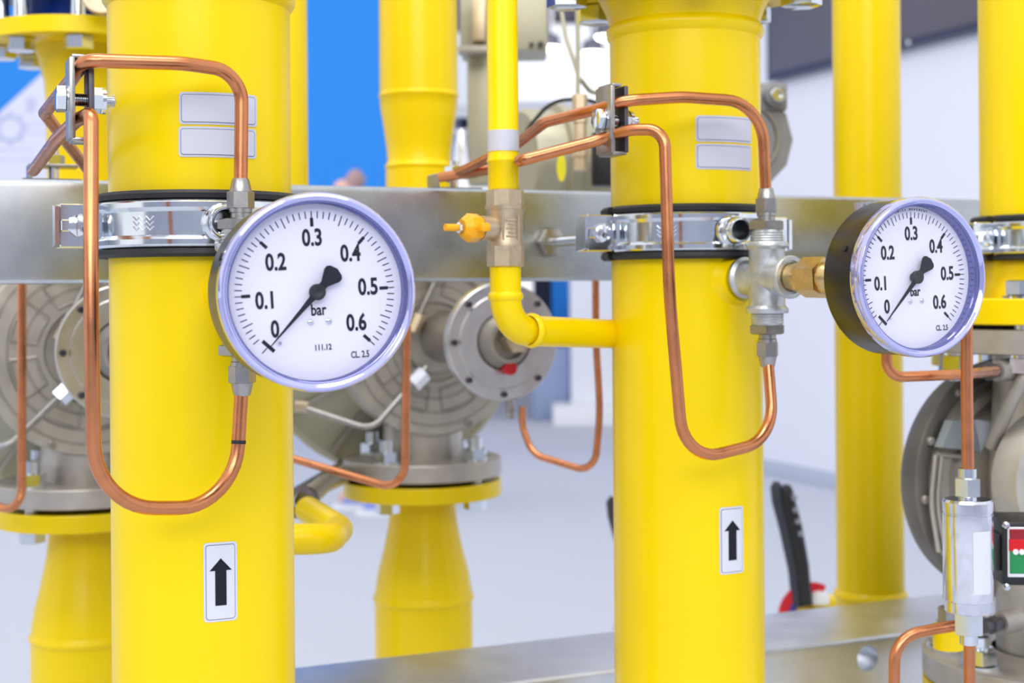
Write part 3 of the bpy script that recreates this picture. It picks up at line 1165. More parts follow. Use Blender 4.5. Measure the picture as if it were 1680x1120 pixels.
GC = 'copper tubes of the gauges'
copper([C1 + ZV * 0.055, P(397, 118, 0.842), P(300, 104, 0.818), P(138, 99, 0.795), P(118, 130, 0.83), P(73, 186, 0.93), P(142, 276, 1.06)],
       [0.030, 0.05, 0.010, 0.05, 0.008], 'copper tube arching over the left pipe into the upper clip', group=GC)
copper([C1 - ZV * 0.055, P(385, 833, 0.832), P(156, 833, 0.775), P(149, 500, 0.765), P(150, 186, 0.790), P(126, 197, 0.82), P(92, 230, 0.87), P(55, 280, 0.98)],
       [0.042, 0.042, 0.3, 0.008, 0.03, 0.05], 'copper tube looping low across the left pipe with a dark ring mark', group=GC,
       mark=[((391.7, 722, 0.8351), (391.4, 728, 0.8349), 0.0043, RUB)])
copper([C2 + ZV * 0.055, P(1250, 168, 1.008), P(1120, 159, 0.985), P(1025, 165, 0.972), P(985, 178, 0.985), P(895, 200, 1.03), P(848, 236, 1.10), P(735, 292, 1.21)],
       [0.032, 0.1, 0.02, 0.05, 0.03, 0.02], 'copper tube arching over the middle pipe into its clip', group=GC)
copper([C2 - ZV * 0.055, P(1270, 722, 1.004), P(1122, 758, 0.965), P(1098, 480, 0.955), P(1090, 212, 0.958), P(1032, 213, 0.968), P(985, 229, 0.985), P(851, 264, 0.968), P(868, 262, 1.14)],
       [0.032, 0.030, 0.3, 0.022, 0.03, 0.05, 0.006], 'copper tube looping low across the middle pipe', group=GC)


# ------------------------------------------------------------------ clips that hold the copper tubes
def tube_clip(c, label):
    t = thing('tube_clip', label, 'clip', c, frame((0, 0, 0), T, ZV).to_3x3(), group='steel tube clips')
    h, dpt, gp = 0.046, 0.024, 0.0052
    for sx in (-1, 1):
        bm = NB()
        box(bm, 0.0032, dpt, h, Matrix.Translation((sx * gp, 0, 0)), 0.0011, 2)
        if sx < 0:
            box(bm, 0.0075, dpt * 0.92, 0.0024, Matrix.Translation((-gp + 0.0036, 0, h / 2 + 0.0004)), 0.0009, 2)
            box(bm, 0.0110, dpt * 0.92, 0.0024, Matrix.Translation((-gp + 0.0054, 0, -h / 2 - 0.0004)), 0.0009, 2)
        part('clip_plate', bm, STEEL if sx < 0 else DSTEEL, t, local=True)
    Mb = frame((-gp - 0.0012, 0, 0), (0, 1, 0), (-1, 0, 0))
    bm = NB()
    hexa(bm, 0.0135, 0.0012, 0.0068, Mb, rot=0.15)
    cyl(bm, 0.0078, 0, 0.0012, Mb, 20)
    part('clip_bolt', bm, ZINC, t, local=True)
    bm = NB()
    prof = [(0, 0)]
    for i in range(26):
        z = -0.0004 - i * 0.001
        prof += [(0.0038, z), (0.0034, z - 0.0005)]
    prof += [(0, -0.0270)]
    lathe(bm, prof, Mb, 16)
    part('bolt_thread', bm, ZINC, t, local=True)
    bm = NB()
    hexa(bm, 0.0130, -0.0190, -0.0128, Mb, rot=0.3)
    cyl(bm, 0.0076, -0.0205, -0.0185, Mb, 20)
    part('clip_nut', bm, ZINC, t, local=True)
    return t


tube_clip(P(131, 164, 0.812), 'steel clip with bolt gripping the copper tubes left of the left pipe')
tube_clip(P(1004, 198, 0.985), 'steel clip with bolt gripping the copper tubes beside the middle pipe')


def beam_clip(px0, px1, label):
    """low clip bar lying on the top of the upper beam"""
    def on_beam(px):
        k = (px - 840.0 + 1.5) / F
        s_ = B0.y * k / (T.x - T.y * k)
        return B0 + T * s_ - N * 0.035 + ZV * 0.087
    a, b = on_beam(px0), on_beam(px1)
    c = (a + b) / 2
    t = thing('beam_clip', label, 'clip', c, frame((0, 0, 0), T, ZV).to_3x3(), group='clips on the upper beam')
    L = (b - a).length
    bm = NB()
    box(bm, L, 0.030, 0.002, Matrix.Translation((0, 0, 0.001)), 0.0006, 1)
    part('base_plate', bm, DSTEEL, t, local=True)
    bm = NB()
    box(bm, L * 0.80, 0.024, 0.0022, Matrix.Translation((L * 0.06, 0, 0.0125)), 0.0006, 1)
    box(bm, 0.0028, 0.026, 0.013, Matrix.Translation((-L * 0.36, 0, 0.0075)), 0.0009, 1)
    part('top_plate', bm, STEEL, t, local=True)
    bm = NB()
    hexa(bm, 0.015, 0.0136, 0.0215, Matrix.Translation((L * 0.05, 0, 0)))
    cyl(bm, 0.009, 0.0130, 0.0142, Matrix.Translation((L * 0.05, 0, 0)), 20)
    cyl(bm, 0.0040, 0.001, 0.0140, Matrix.Translation((L * 0.05, 0, 0)), 14)
    cyl(bm, 0.0040, 0.021, 0.0260, Matrix.Translation((L * 0.05, 0, 0)), 14)
    part('clip_bolt', bm, ZINC, t, local=True)
    return t


beam_clip(40, 140, 'small dark clip on the beam end at far left, under crossing tubes')
beam_clip(722, 806, 'small clip on the beam left of the narrow pipe')
copper([P(722, 291, 1.20), P(760, 285, 1.19), P(815, 277, 1.16), P(850, 268, 1.15)], 0.02, 'short copper tube end lying in the clip left of the narrow pipe', r=0.0042)

# ------------------------------------------------------------------ narrow yellow pipe with ball valve and elbow
NX = P(826, 300, 1.0)
npipe = thing('narrow_pipe', 'narrow yellow pipe above the ball valve with a silver band', 'pipe', (NX.x, 1.0, CAMZ))
zt, zb = 0.35, P(826, 316, 1.0).z - CAMZ
zr = P(826, 264, 1.0).z - CAMZ
M = Matrix.Translation((NX.x, 1.0, CAMZ))
RN = 0.0109
bm = NB()
lathe(bm, [(RN, zt)] + ring_bead(zr, RN, 0.0008, 0.002)[::-1] + [(RN, zb), (0, zb)], M, 36)
part('pipe_wall', bm, YEL, npipe)
bm = NB()
z0, z1 = P(826, 249, 1.0).z - CAMZ, P(826, 215, 1.0).z - CAMZ
lathe(bm, [(RN, z0), (RN + 0.0003, z0), (RN + 0.0003, z1), (RN, z1)], M, 36)
part('silver_band', bm, STK, npipe)
NX2 = P(829, 450, 1.0)
el = thing('elbow_pipe', 'yellow elbow pipe below the ball valve running into the middle pipe', 'pipe', (NX2.x, 1.0, CAMZ))
pe = [P(829, 434, 1.0), P(830, 541, 1.0), P(1012, 548, 1.092)]
path = fillet(pe, 0.0265, 14)
bm = NB()
sweep(bm, path, RN + 0.0001, 28)
part('elbow_wall', bm, YEL, el)
for (q, dr) in ((P(829.5, 486, 1.0), ZV), (P(872, 542, 1.0145), (pe[2] - pe[1]).normalized())):
    bm = NB()
    lathe(bm, ring_bead(0, RN - 0.0002, 0.0019, 0.0036), zframe(q, dr), 32)
    part('weld_bead', bm, YEL, el)
bm = NB()
bv = thing('ball_valve', 'nickelled brass ball valve with orange-yellow wing handle', 'valve', P(829, 375, 1.0))


def zpx(y):
    return P(829, y, 1.0).z - P(829, 375, 1.0).z


Mv = MW[bv]
bm = NB()
hexa(bm, 0.0250, zpx(346), zpx(311), Mv, n=8, ch=0.05, rot=0.2)
part('upper_hex', bm, TAN, bv)
bm = NB()
lathe(bm, [(0.0115, zpx(347)), (0.0140, zpx(344)), (0.0142, zpx(338)), (0.0130, zpx(350)), (0.0122, zpx(362)), (0.0122, zpx(390)), (0.0128, zpx(396)), (0.0128, zpx(404)), (0.0115, zpx(408))], Mv, 36)
cyl(bm, 0.0085, 0.0, 0.0215, zframe(P(829, 375, 1.0), -T * 0.95 + N * 0.2), 24)
part('valve_body', bm, TAN, bv)
bm = NB()
hexa(bm, 0.0250, zpx(438), zpx(402), Mv, n=8, ch=0.05, rot=0.2)
part('lower_hex', bm, TAN, bv)
FR_ = MW[bv] @ frame(Vector((0.0042, -0.0119, 0)), (0.94, 0.33, 0), (0.33, -0.94, 0))
bm = NB()
for i, y_ in enumerate((362, 368, 375, 382, 388)):
    box(bm, (0.008, 0.005, 0.007, 0.0045, 0.0075)[i], 0.0012, 0.0009, MW[bv] @ Matrix.Translation((0, 0, zpx(y_))) @ frame(Vector((0.0042, -0.0119, 0)), (0.94, 0.33, 0), (0.33, -0.94, 0)), 0.0003, 1)
for x_ in (-0.0058, 0.0058):
    box(bm, 0.0012, 0.0165, 0.0009, MW[bv] @ Matrix.Translation((0, 0, zpx(375))) @ frame(Vector((0.0042, -0.0119, 0)), (0.94, 0.33, 0), (0.33, -0.94, 0)) @ Matrix.Translation((x_, 0, -0.0004)), 0.0003, 1)
cr_ = part('cast_relief', bm, TAN, bv)
cr_['kind'] = 'stuff'
hd = (-T * 0.95 + N * 0.2).normalized()
hc = P(829, 375, 1.0) + hd * 0.020
bm = NB()
Mh = zframe(hc, hd)
lathe(bm, [(0, 0), (0.0070, 0), (0.0098, 0.004), (0.0100, 0.012), (0.0060, 0.0165), (0, 0.0165)], Mh, 8)
box(bm, 0.006, 0.030, 0.008, Mh @ Matrix.Translation((0, 0, 0.006)), 0.002)
hnd = part('wing_handle', bm, ORG, bv)
bm = NB()
hexa(bm, 0.0065, 0.0165, 0.0200, Mh)
part('handle_nut', bm, ZINC, hnd)
bm = NB()
cyl(bm, 0.0025, 0.0200, 0.0300, Mh, 12)
part('handle_tip', bm, ORG, hnd)

# ------------------------------------------------------------------ regulators behind the beam (left and centre)
RC = Vector((P(692, 600, 1.67).x, 1.67, CAMZ))        # vertical axis of the centre run


def reg_local(o, p):
    return o.inverted() @ p


def regulator(axis, label):
    t = thing('gas_regulator', label, 'regulator', axis + ZV * (-0.060), frame((0, 0, 0), T, ZV).to_3x3(), group='grey cast regulators')
    MR = MW[t]
    Fm = frame((0, 0, 0), (1, 0, 0), (0, -1, 0))      # local z of lathes -> towards the viewer (N)
    # rear diaphragm housing with ribs
    bm = NB()
    lathe(bm, [(0, -0.165), (0.10, -0.160), (0.150, -0.135), (0.168, -0.125), (0.168, -0.108), (0.162, -0.102), (0.145, -0.100), (0.12, -0.085), (0.07, -0.055), (0.05, -0.03)], Fm, 64)
    rc = part('rear_housing', bm, OLIVE, t, local=True)
    first = None
    for k in range(14):
        a = 2 * PI * (k + 0.3) / 14
        L = Fm @ Matrix.Rotation(a, 4, 'Z')
        if first is None:
            bm = NB()
            prism(bm, [(0.065, -0.06), (0.158, -0.101), (0.158, -0.094), (0.118, -0.078), (0.07, -0.046)], -0.0022, 0.0022, frame((0, 0, 0), (1, 0, 0), (0, -1, 0)))
            first = part('rib', bm, CASTD, rc, local=True)
            first.matrix_local = L
        else:
            share('rib', first, rc, L)
    # valve body between flanges
    bm = NB()
    lathe(bm, [(0.05, -0.10), (0.085, -0.07), (0.100, -0.03), (0.1065, 0.0), (0.1075, 0.03), (0.1075, 0.046), (0.106, 0.048)], Fm, 64)
    lathe(bm, [(0.046, -0.135), (0.0455, -0.10), (0.0455, -0.07), (0.044, -0.05)], Matrix.Identity(4), 40)
    part('valve_body', bm, CAST, t, local=True)
    # front cover with stepped rings
    bm = NB()
    prof = [(0.1075, 0.040), (0.1075, 0.047), (0.106, 0.0485), (0.098, 0.0485)]
    for r in (0.097, 0.082, 0.066):
        prof += [(r, 0.0485), (r - 0.0008, 0.0470), (r - 0.0022, 0.0470), (r - 0.003, 0.0485)]
    prof += [(0.046, 0.0485), (0.044, 0.0440), (0.036, 0.0430), (0.034, 0.0480), (0.0, 0.0480)]
    lathe(bm, prof, Fm, 72)
    fc = part('front_cover', bm, CAST, t, local=True)
    first = None
    for k in range(8):
        a = 2 * PI * (k + 0.5) / 8
        L = Fm @ Matrix.Translation((0.1015 * math.cos(a), 0.1015 * math.sin(a), 0.0485))
        if first is None:
            bm = NB()
            lathe(bm, [(0.0042, 0), (0.0042, 0.004), (0.0036, 0.0046), (0.0022, 0.0046), (0.0020, 0.002), (0, 0.002)], seg=14)
            first = part('cover_screw', bm, STEEL, fc, local=True)
            first.matrix_local = L
        else:
            share('cover_screw', first, fc, L)
    # raised kidney outlines
    for k in range(8):
        a0 = 2 * PI * (k + 0.12) / 8
        a1 = 2 * PI * (k + 0.80) / 8
        ri, ro = 0.053, 0.079
        pth = []
        for i in range(7):
            a = a0 + (a1 - a0) * i / 6
            pth.append(Fm @ Vector((ro * math.cos(a), ro * math.sin(a), 0.0490)))
        for i in range(7):
            a = a1 - (a1 - a0) * i / 6
            pth.append(Fm @ Vector((ri * math.cos(a), ri * math.sin(a), 0.0490)))
        bm = NB()
        sweep(bm, pth, 0.0015, 6, closed=True)
        part('raised_outline', bm, CASTD, fc, local=True)
    FO = Fm
    Fm = Fm @ Matrix.Translation((0.010, 0.006, 0.035))
    # spring cap: neck, machined round plate, hub
    bm = NB()
    lathe(bm, [(0.030, 0.010), (0.024, 0.040), (0.023, 0.166), (0.035, 0.172), (0.0600, 0.175), (0.0605, 0.176)], Fm, 48)
    part('cap_neck', bm, CASTD, t, local=True)
    bm = NB()
    lathe(bm, [(0, 0.176), (0.0600, 0.176), (0.0610, 0.177), (0.0610, 0.189), (0.0600, 0.190), (0.0490, 0.190), (0.0480, 0.1915), (0.030, 0.1915), (0.0285, 0.188), (0, 0.188)], Fm, 64)
    pl = part('cap_plate', bm, MACH, t, local=True)
    first = None
    for k in range(8):
        a = 2 * PI * (k + 0.0) / 8
        L = Fm @ Matrix.Translation((0.0545 * math.cos(a), 0.0545 * math.sin(a), 0.190))
        if first is None:
            bm = NB()
            lathe(bm, [(0.0034, 0), (0.0034, 0.0025), (0.0028, 0.0032), (0.0018, 0.0032), (0.0016, 0.001), (0, 0.001)], seg=14)
            first = part('plate_screw', bm, DSTEEL, pl, local=True)
            first.matrix_local = L
        else:
            share('plate_screw', first, pl, L)
    bm = NB()
    lathe(bm, [(0.029, 0.186), (0.029, 0.190), (0.026, 0.196), (0.022, 0.206), (0.018, 0.207), (0.017, 0.200), (0, 0.199)], Fm, 40)
    hub = part('hub', bm, CASTD, t, local=True)
    bm = NB()
    hexa(bm, 0.024, 0.199, 0.222, Fm @ Matrix.Translation((0.004, 0.002, 0)))
    part('hub_nut', bm, TAN, hub, local=True)
    bm = NB()
    cyl(bm, 0.0072, 0.190, 0.206, Fm @ Matrix.Translation((0.002, -0.0270, 0)), 20, ch=0.0015)
    part('red_plug', bm, REDP, pl, local=True)['label'] = 'red plug'
    # outlet underneath the plate
    bm = NB()
    cyl(bm, 0.0045, -0.014, 0.0, Matrix.Translation((0.020, -0.217, -0.055)), 14)
    hexa(bm, 0.0100, -0.020, -0.012, Matrix.Translation((0.020, -0.217, -0.055)))
    part('outlet_nut', bm, STEEL, pl, local=True)
    Fm = FO
    # bottom flange
    bm = NB()
    lathe(bm, [(0.030, -0.156), (0.0915, -0.156), (0.0925, -0.155), (0.0925, -0.137), (0.0915, -0.136), (0.046, -0.136), (0.046, -0.118)], Matrix.Identity(4), 64)
    part('bottom_flange', bm, FGREY, t, local=True)
    # steel impulse tubes across the cover
    Fp = lambda x, y, b: Fm @ Vector((x, y, b))
    bm = NB()
    tube(bm, [Fp(-0.014, -0.028, 0.056), Fp(-0.085, -0.094, 0.075), Fp(-0.150, -0.070, 0.020)], 0.0036, 0.02, 12)
    it = part('impulse_tube', bm, STEEL, t, local=True)
    bm = NB()
    hexa(bm, 0.0185, -0.010, 0.010, frame(Fp(-0.026, -0.040, 0.060), (0, 0.4, 1), Fp(-0.071, -0.066, 0.0)), n=6)
    part('tube_fitting', bm, ALU, it, local=True)
    bm = NB()
    hexa(bm, 0.011, -0.008, 0.008, frame(Fp(-0.150, -0.070, 0.020), (0, 0, 1), (-1, 0.4, 0.1)))
    part('tube_nut', bm, TAN, it, local=True)
    bm = NB()
    tube(bm, [Fp(0.030, 0.140, 0.062), Fp(-0.012, 0.055, 0.060), Fp(-0.030, 0.016, 0.058)], 0.0030, 0.05, 12)
    it = part('impulse_tube', bm, STEEL, t, local=True)
    bm = NB()
    hexa(bm, 0.0125, -0.011, 0.011, frame(Fp(-0.027, 0.022, 0.058), (0, 1, 0), Fp(-0.018, -0.039, 0)))
    part('tube_fitting', bm, TAN, it, local=True)
    return t


regc = regulator(RC, 'grey cast regulator in the centre with round plate and red plug')
SP = Vector((0.331, 0.169, 0))
AXL = Vector((P(140, 600, 1.50).x, 1.50, CAMZ))
dup(regc, AXL - RC, 'grey cast regulator at far left behind the copper loop')


def lower_run(axis, label):
    """reducer with flange carrying the regulator"""
    t = thing('reducer_pipe', label, 'pipe', axis - ZV * 0.5, group='yellow reducers with flanges')
    M = Matrix.Translation(axis)
    zf = -0.2215
    zj = P(692, 978, 1.67).z - CAMZ
    bm = NB()
    prof = [(RP, -0.62)] + ring_bead(zj, RP, 0.0022, 0.004) + [(RP - 0.0005, zj + 0.008), (RP - 0.004, zj + 0.03), (RP - 0.0105, zj + 0.055), (RP - 0.0165, zj + 0.085), (0.0385, zj + 0.105), (0.0385, zf - 0.018)]
    lathe(bm, prof, M, 64)
    part('reducer_wall', bm, YEL, t)
    bm = NB()
    lathe(bm, [(0.0385, zf - 0.018), (0.0918, zf - 0.018), (0.0925, zf - 0.0172), (0.0925, zf - 0.0008), (0.0918, zf), (0.030, zf)], M, 64)
    fl_ = part('flange', bm, YEL, t)
    bm = NB()
    lathe(bm, [(0.030, zf), (0.062, zf), (0.062, zf + 0.0055), (0.030, zf + 0.0055)], M, 48)
    part('gasket', bm, RUB, t)
    first = None
    for k in range(4):
        a = math.radians(60 + 90 * k)
        L = Matrix.Translation((0.0725 * math.cos(a), 0.0725 * math.sin(a), zf + 0.5))
        if first is None:
            bm = NB()
            hexa(bm, 0.024, -0.031, -0.018)
            cyl(bm, 0.0078, -0.02, 0.052, seg=16)
            hexa(bm, 0.024, 0.0262, 0.0395, rot=0.4)
            cyl(bm, 0.0150, 0.0250, 0.0275, seg=20)
            first = part('flange_bolt', bm, ZINC, fl_, local=True)
            first.matrix_local = L
        else:
            share('flange_bolt', first, fl_, L)
    return t


lr = lower_run(RC, 'yellow reducer with flange under the centre regulator')
dup(lr, AXL - RC, 'yellow reducer with flange at lower left, under the far left regulator')

# run above the centre regulator
ur = thing('upper_reducer', 'yellow pipe with reducer and weld seam above the centre of the beam', 'pipe', RC + ZV * 0.05)
AXU = P(687, 150, 1.67)
M = Matrix.Translation((AXU.x, 1.67, CAMZ))
zj = P(687, 158, 1.67).z - CAMZ
zl = P(687, 268, 1.67).z - CAMZ
bm = NB()
lathe(bm, [(0.0395, 0.05), (0.0395, zl - 0.008)] + ring_bead(zl - 0.004, 0.0385, 0.002, 0.003) + [(0.0372, zl + 0.004), (0.0385, zl + 0.020), (0.0420, zl + 0.045), (0.0452, zl + 0.064)] + ring_bead(zj, 0.0458, 0.0014, 0.003) + [(0.0458, 0.5)], M, 56)
part('pipe_wall', bm, YEL, ur)
bm = NB()
lathe(bm, [(0.0395, 0.03), (0.0925, 0.03), (0.0925, 0.05), (0.0395, 0.05)], M, 56)
part('flange', bm, YEL, ur)

# run above the left regulator: reducer, flange, blue valve
ul = thing('flanged_neck', 'yellow neck with wide flange at top left under the blue valve', 'pipe', AXL + ZV * 0.05)
M = Matrix.Translation((AXL.x, 1.50, CAMZ))
zf = P(140, 58, 1.42).z - CAMZ
bm = NB()
lathe(bm, [(0.0375, 0.05), (0.0375, zf - 0.06), (0.0395, zf - 0.035), (0.046, zf - 0.010), (0.05, zf)], M, 56)
part('neck_wall', bm, YEL, ul)
bm = NB()
lathe(bm, [(0.04, zf), (0.0985, zf), (0.100, zf + 0.001), (0.100, zf + 0.017), (0.0985, zf + 0.018), (0.04, zf + 0.018)], M, 64)
fl_ = part('flange', bm, YEL, ul)
bm = NB()
lathe(bm, [(0.0375, 0.03), (0.0925, 0.03), (0.0925, 0.05), (0.0375, 0.05)], M, 56)
part('lower_flange', bm, YEL, ul)
first = None
for k in range(8):
    a = math.radians(14 + 45 * k)
    L = Matrix.Translation((0.080 * math.cos(a), 0.080 * math.sin(a), zf - 0.05))
    if first is None:
        bm = NB()
        hexa(bm, 0.025, -0.014, 0.0)
        cyl(bm, 0.0075, -0.010, 0.075, seg=14)
        first = part('flange_bolt', bm, ZINC, fl_, local=True)
        first.matrix_local = L
    else:
        share('flange_bolt', first, fl_, L)
bvv = thing('blue_valve', 'blue cast valve body standing on the flange at top left', 'valve', (AXL.x, 1.5, CAMZ + zf + 0.018))
Mb = MW[bvv]
bm = NB()
lathe(bm, [(0, 0.001), (0.056, 0.001), (0.058, 0.004), (0.052, 0.018), (0.052, 0.03), (0.066, 0.04), (0.070, 0.1), (0.05, 0.14), (0, 0.14)], Mb, 40)
part('valve_body', bm, BLU, bvv)
bm = NB()
lathe(bm, [(0.05, 0.036), (0.098, 0.036), (0.100, 0.038), (0.100, 0.054), (0.098, 0.056), (0.05, 0.056)], Mb, 48)
part('blue_flange', bm, BLU, bvv)
bm = NB()
Me = zframe(P(170, -4, 1.40), az_dir(10))
lathe(bm, [(0.0, 0.0), (0.012, 0.0), (0.012, 0.008), (0.0185, 0.008), (0.0195, 0.010), (0.0195, 0.018), (0.0185, 0.020), (0.0155, 0.020), (0.015, 0.012), (0, 0.012)], Me, 32)
part('cream_ring', bm, TAN, bvv)

# pipe tucked behind the left riser, and the one standing behind the lower beam
c = P(446, 150, 1.36)
bm = NB()
lathe(bm, [(0, -0.02), (0.0255, -0.02), (0.0255, 0.5), (0, 0.5)], Matrix.Translation((c.x, 1.36 + 0.06, CAMZ + 0.03)), 40)
single('back_pipe', bm, YEL, 'yellow pipe peeping out behind the right side of the left pipe', 'pipe', origin=(c.x, 1.42, CAMZ))
c = P(1425, 560, 1.62)
bp_ = thing('back_pipe', 'yellow pipe standing behind the right gauge, foot behind the lower beam', 'pipe', (c.x, 1.62, CAMZ - 0.4))
bm = NB()
zb_ = P(1425, 974, 1.62).z - CAMZ
lathe(bm, [(0.0385, -0.55), (0.0385, zb_ - 0.004)] + [(0.0412, zb_ - 0.003), (0.0420, zb_), (0.0405, zb_ + 0.003), (0.0378, zb_ + 0.006), (0.0378, 0.6)], Matrix.Translation((c.x, 1.62, CAMZ)), 56)
part('pipe_wall', bm, YEL, bp_)

# ------------------------------------------------------------------ background copper tubes
BGc = 'thin copper tubes behind the rig'
copper([P(36, 452, 1.33), P(36, 600, 1.33), P(36, 846, 1.33), P(-40, 815, 1.36)], [0.3, 0.022], 'thin copper tube hanging at the far left edge', r=0.0040, group=BGc)
copper([P(669, 440, 1.30), P(666, 640, 1.30), P(664, 806, 1.30), P(480, 752, 1.34)], [0.3, 0.020], 'thin copper tube hanging right of the left gauge', r=0.0038, group=BGc)
copper([P(977, 430, 1.42), P(978, 560, 1.42), P(985, 680, 1.42), P(975, 776, 1.42), P(874, 745, 1.455), P(857, 700, 1.47), P(857, 668, 1.478)],
       [0.3, 0.3, 0.018, 0.030, 0.05], 'thin copper tube looping between centre regulator and middle pipe', r=0.0036, group=BGc)

# ------------------------------------------------------------------ yellow hook pipe and braided hose by the left riser
bm = NB()
tube(bm, [P(400, 884, 1.10), P(540, 884, 1.12), P(556, 868, 1.20), P(505, 836, 1.27)], 0.0122, [0.03, 0.022], 20, 10)
single('hook_pipe', bm, YEL, 'yellow hooked pipe bending back beside the left pipe', 'pipe', origin=P(480, 884, 1.12))
hs = thing('braided_hose', 'braided steel hose rising from the hooked yellow pipe to the flange', 'hose', P(505, 836, 1.27))
path = fillet([P(500, 828, 1.285), P(470, 808, 1.32), P(560, 770, 1.66)], 0.03, 8)
bm = NB()
sweep(bm, [P(500, 822, 1.30), P(530, 795, 1.45), P(585, 770, 1.72)], 0.0095, 18)
part('hose_wall', bm, HOSE, hs)
bm = NB()
lathe(bm, [(0.010, -0.010), (0.0145, -0.008), (0.0155, 0.0), (0.0145, 0.008), (0.010, 0.010)], zframe(P(497, 824, 1.29), P(530, 795, 1.45) - P(500, 822, 1.30)), 24)
part('hose_nut', bm, DSTEEL, hs)
bm = NB()
sweep(bm, [P(470, 815, 1.32), P(560, 762, 1.75)], 0.0050, 12)
single('steel_rod', bm, ALU, 'thin bright steel rod slanting up behind the braided hose', 'rod', origin=P(500, 800, 1.4))

# ------------------------------------------------------------------ regulator at the right
R3 = Vector((AX3[0], AX3[1], CAMZ))
rg = thing('shutoff_regulator', 'grey cast regulator with big disc cover at the right edge', 'regulator', R3 - ZV * 0.17, frame((0, 0, 0), T, ZV).to_3x3())
zt = P(1700, 536, AX3[1]).z - CAMZ
Mv = Matrix.Translation(R3)
bm = NB()
lathe(bm, [(0.04, zt), (0.1085, zt), (0.110, zt - 0.001), (0.110, zt - 0.020), (0.1085, zt - 0.021), (0.06, zt - 0.021), (0.05, zt - 0.024)], Mv, 64)
tf = part('top_flange', bm, FGREY, rg)
bm = NB()
lathe(bm, [(0.03, zt), (0.085, zt), (0.085, zt + 0.011), (0.03, zt + 0.011)], Mv, 40)
part('gasket', bm, RUB, rg)
first = None
for k in range(8):
    a = math.radians(12 + 45 * k) - A23
    L = Matrix.Translation((0.09 * math.cos(a), 0.09 * math.sin(a), zt + 0.17))
    if first is None:
        bm = NB()
        cyl(bm, 0.0155, -0.0235, -0.021, seg=20)
        hexa(bm, 0.025, -0.037, -0.0232)
        cyl(bm, 0.0078, -0.046, 0.022, seg=14)
        first = part('flange_bolt', bm, ZINC, tf, local=True)
        first.matrix_local = L
    else:
        share('flange_bolt', first, tf, L)
zb2 = P(1718, 1070, AX3[1]).z - CAMZ
bm = NB()
lathe(bm, [(0.05, zb2 + 0.004), (0.062, zb2), (0.1085, zb2), (0.110, zb2 - 0.001), (0.110, zb2 - 0.021), (0.1085, zb2 - 0.022), (0.04, zb2 - 0.022)], Mv, 64)
bf = part('bottom_flange', bm, FGREY, rg)
first = None
for k in range(8):
    a = math.radians(30 + 45 * k) - A23
    L = Matrix.Translation((0.09 * math.cos(a), 0.09 * math.sin(a), zb2 + 0.17))
    if first is None:
        bm = NB()
        cyl(bm, 0.0165, 0.0, 0.0025, seg=20)
        hexa(bm, 0.026, 0.0025, 0.0165)
        cyl(bm, 0.0080, 0.0, 0.0260, seg=16)
        first = part('flange_bolt', bm, ZINC, bf, local=True)
        first.matrix_local = L
    else:
        share('flange_bolt', first, bf, L)
# engraved letters on the lower flange's rim
for i, ch_ in enumerate('DN'):
    a = math.radians(-29.5 + 3.3 * i)
    dr = Vector((math.sin(a), -math.cos(a), 0))
    txt('rim_letter', ch_, 0.0125, MW[rg].inverted() @ frame(R3 + dr * 0.1101 + ZV * (zb2 - 0.011), (math.cos(a), math.sin(a), 0), dr), bf, CASTD, 0.8)
# body: globe with necks
bm = NB()
lathe(bm, [(0.046, zb2), (0.046, zb2 + 0.03), (0.047, zb2 + 0.06), (0.050, zb2 + 0.10), (0.052, -0.17), (0.050, zt - 0.10), (0.047, zt - 0.06), (0.046, zt - 0.04), (0.048, zt - 0.02)], Mv, 48)
part('valve_body', bm, CAST, rg)
# big round cover facing along N, on the left of the body
cc = P(1660, 784, 1.315)
Mc = zframe(cc, N)
bm = NB()
lathe(bm, [(0.0945, -0.0025), (0.094, -0.002), (0.088, -0.003), (0.086, 0.004), (0.078, 0.006), (0.076, 0.002), (0.070, 0.002), (0.066, 0.010), (0.05, 0.014), (0.0, 0.015)], Mc, 80)
cv = part('disc_cover', bm, CAST, rg)
bm = NB()
lathe(bm, [(0, -0.030), (0.098, -0.030), (0.106, -0.026), (0.110, -0.014), (0.110, -0.001), (0.108, 0.0), (0.0955, 0.0), (0.0950, -0.006), (0, -0.006)], Mc, 80)
part('cover_rim', bm, mat('dark_cast_rim', C(124, 120, 114), 0.42, metal=0.6, noise=(50, 0.08)), cv)


def ray_plane(px, py, M_, z):
    o_, n_ = Vector((0, 0, CAMZ)), M_.to_3x3() @ Vector((0, 0, 1))
    d_ = P(px, py, 1.0) - o_
    q_ = M_ @ Vector((0, 0, z))
    return o_ + d_ * ((q_ - o_).dot(n_) / d_.dot(n_))


for pp in ([(1535, 746), (1527, 825), (1540, 905)], [(1545, 748), (1537, 825), (1550, 900)], [(1537, 745), (1570, 748), (1602, 754)]):
    bm = NB()
    tube(bm, [ray_plane(x_, y_, Mc, 0.0085) for x_, y_ in pp], 0.0022, 0.08, 8)
    part('cover_ridge', bm, CAST, cv)
first = None
for k in range(12):
    a = 2 * PI * (k + 0.25) / 12
    Lw = Mc @ Matrix.Translation((0.102 * math.cos(a), 0.102 * math.sin(a), 0.0))
    L = MW[rg].inverted() @ Lw
    if first is None:
        bm = NB()
        lathe(bm, [(0.0042, 0), (0.0042, 0.003), (0.003, 0.0045), (0, 0.0048)], seg=14)
        first = part('cover_screw', bm, CASTD, cv, local=True)
        first.matrix_local = L
    else:
        share('cover_screw', first, cv, L)
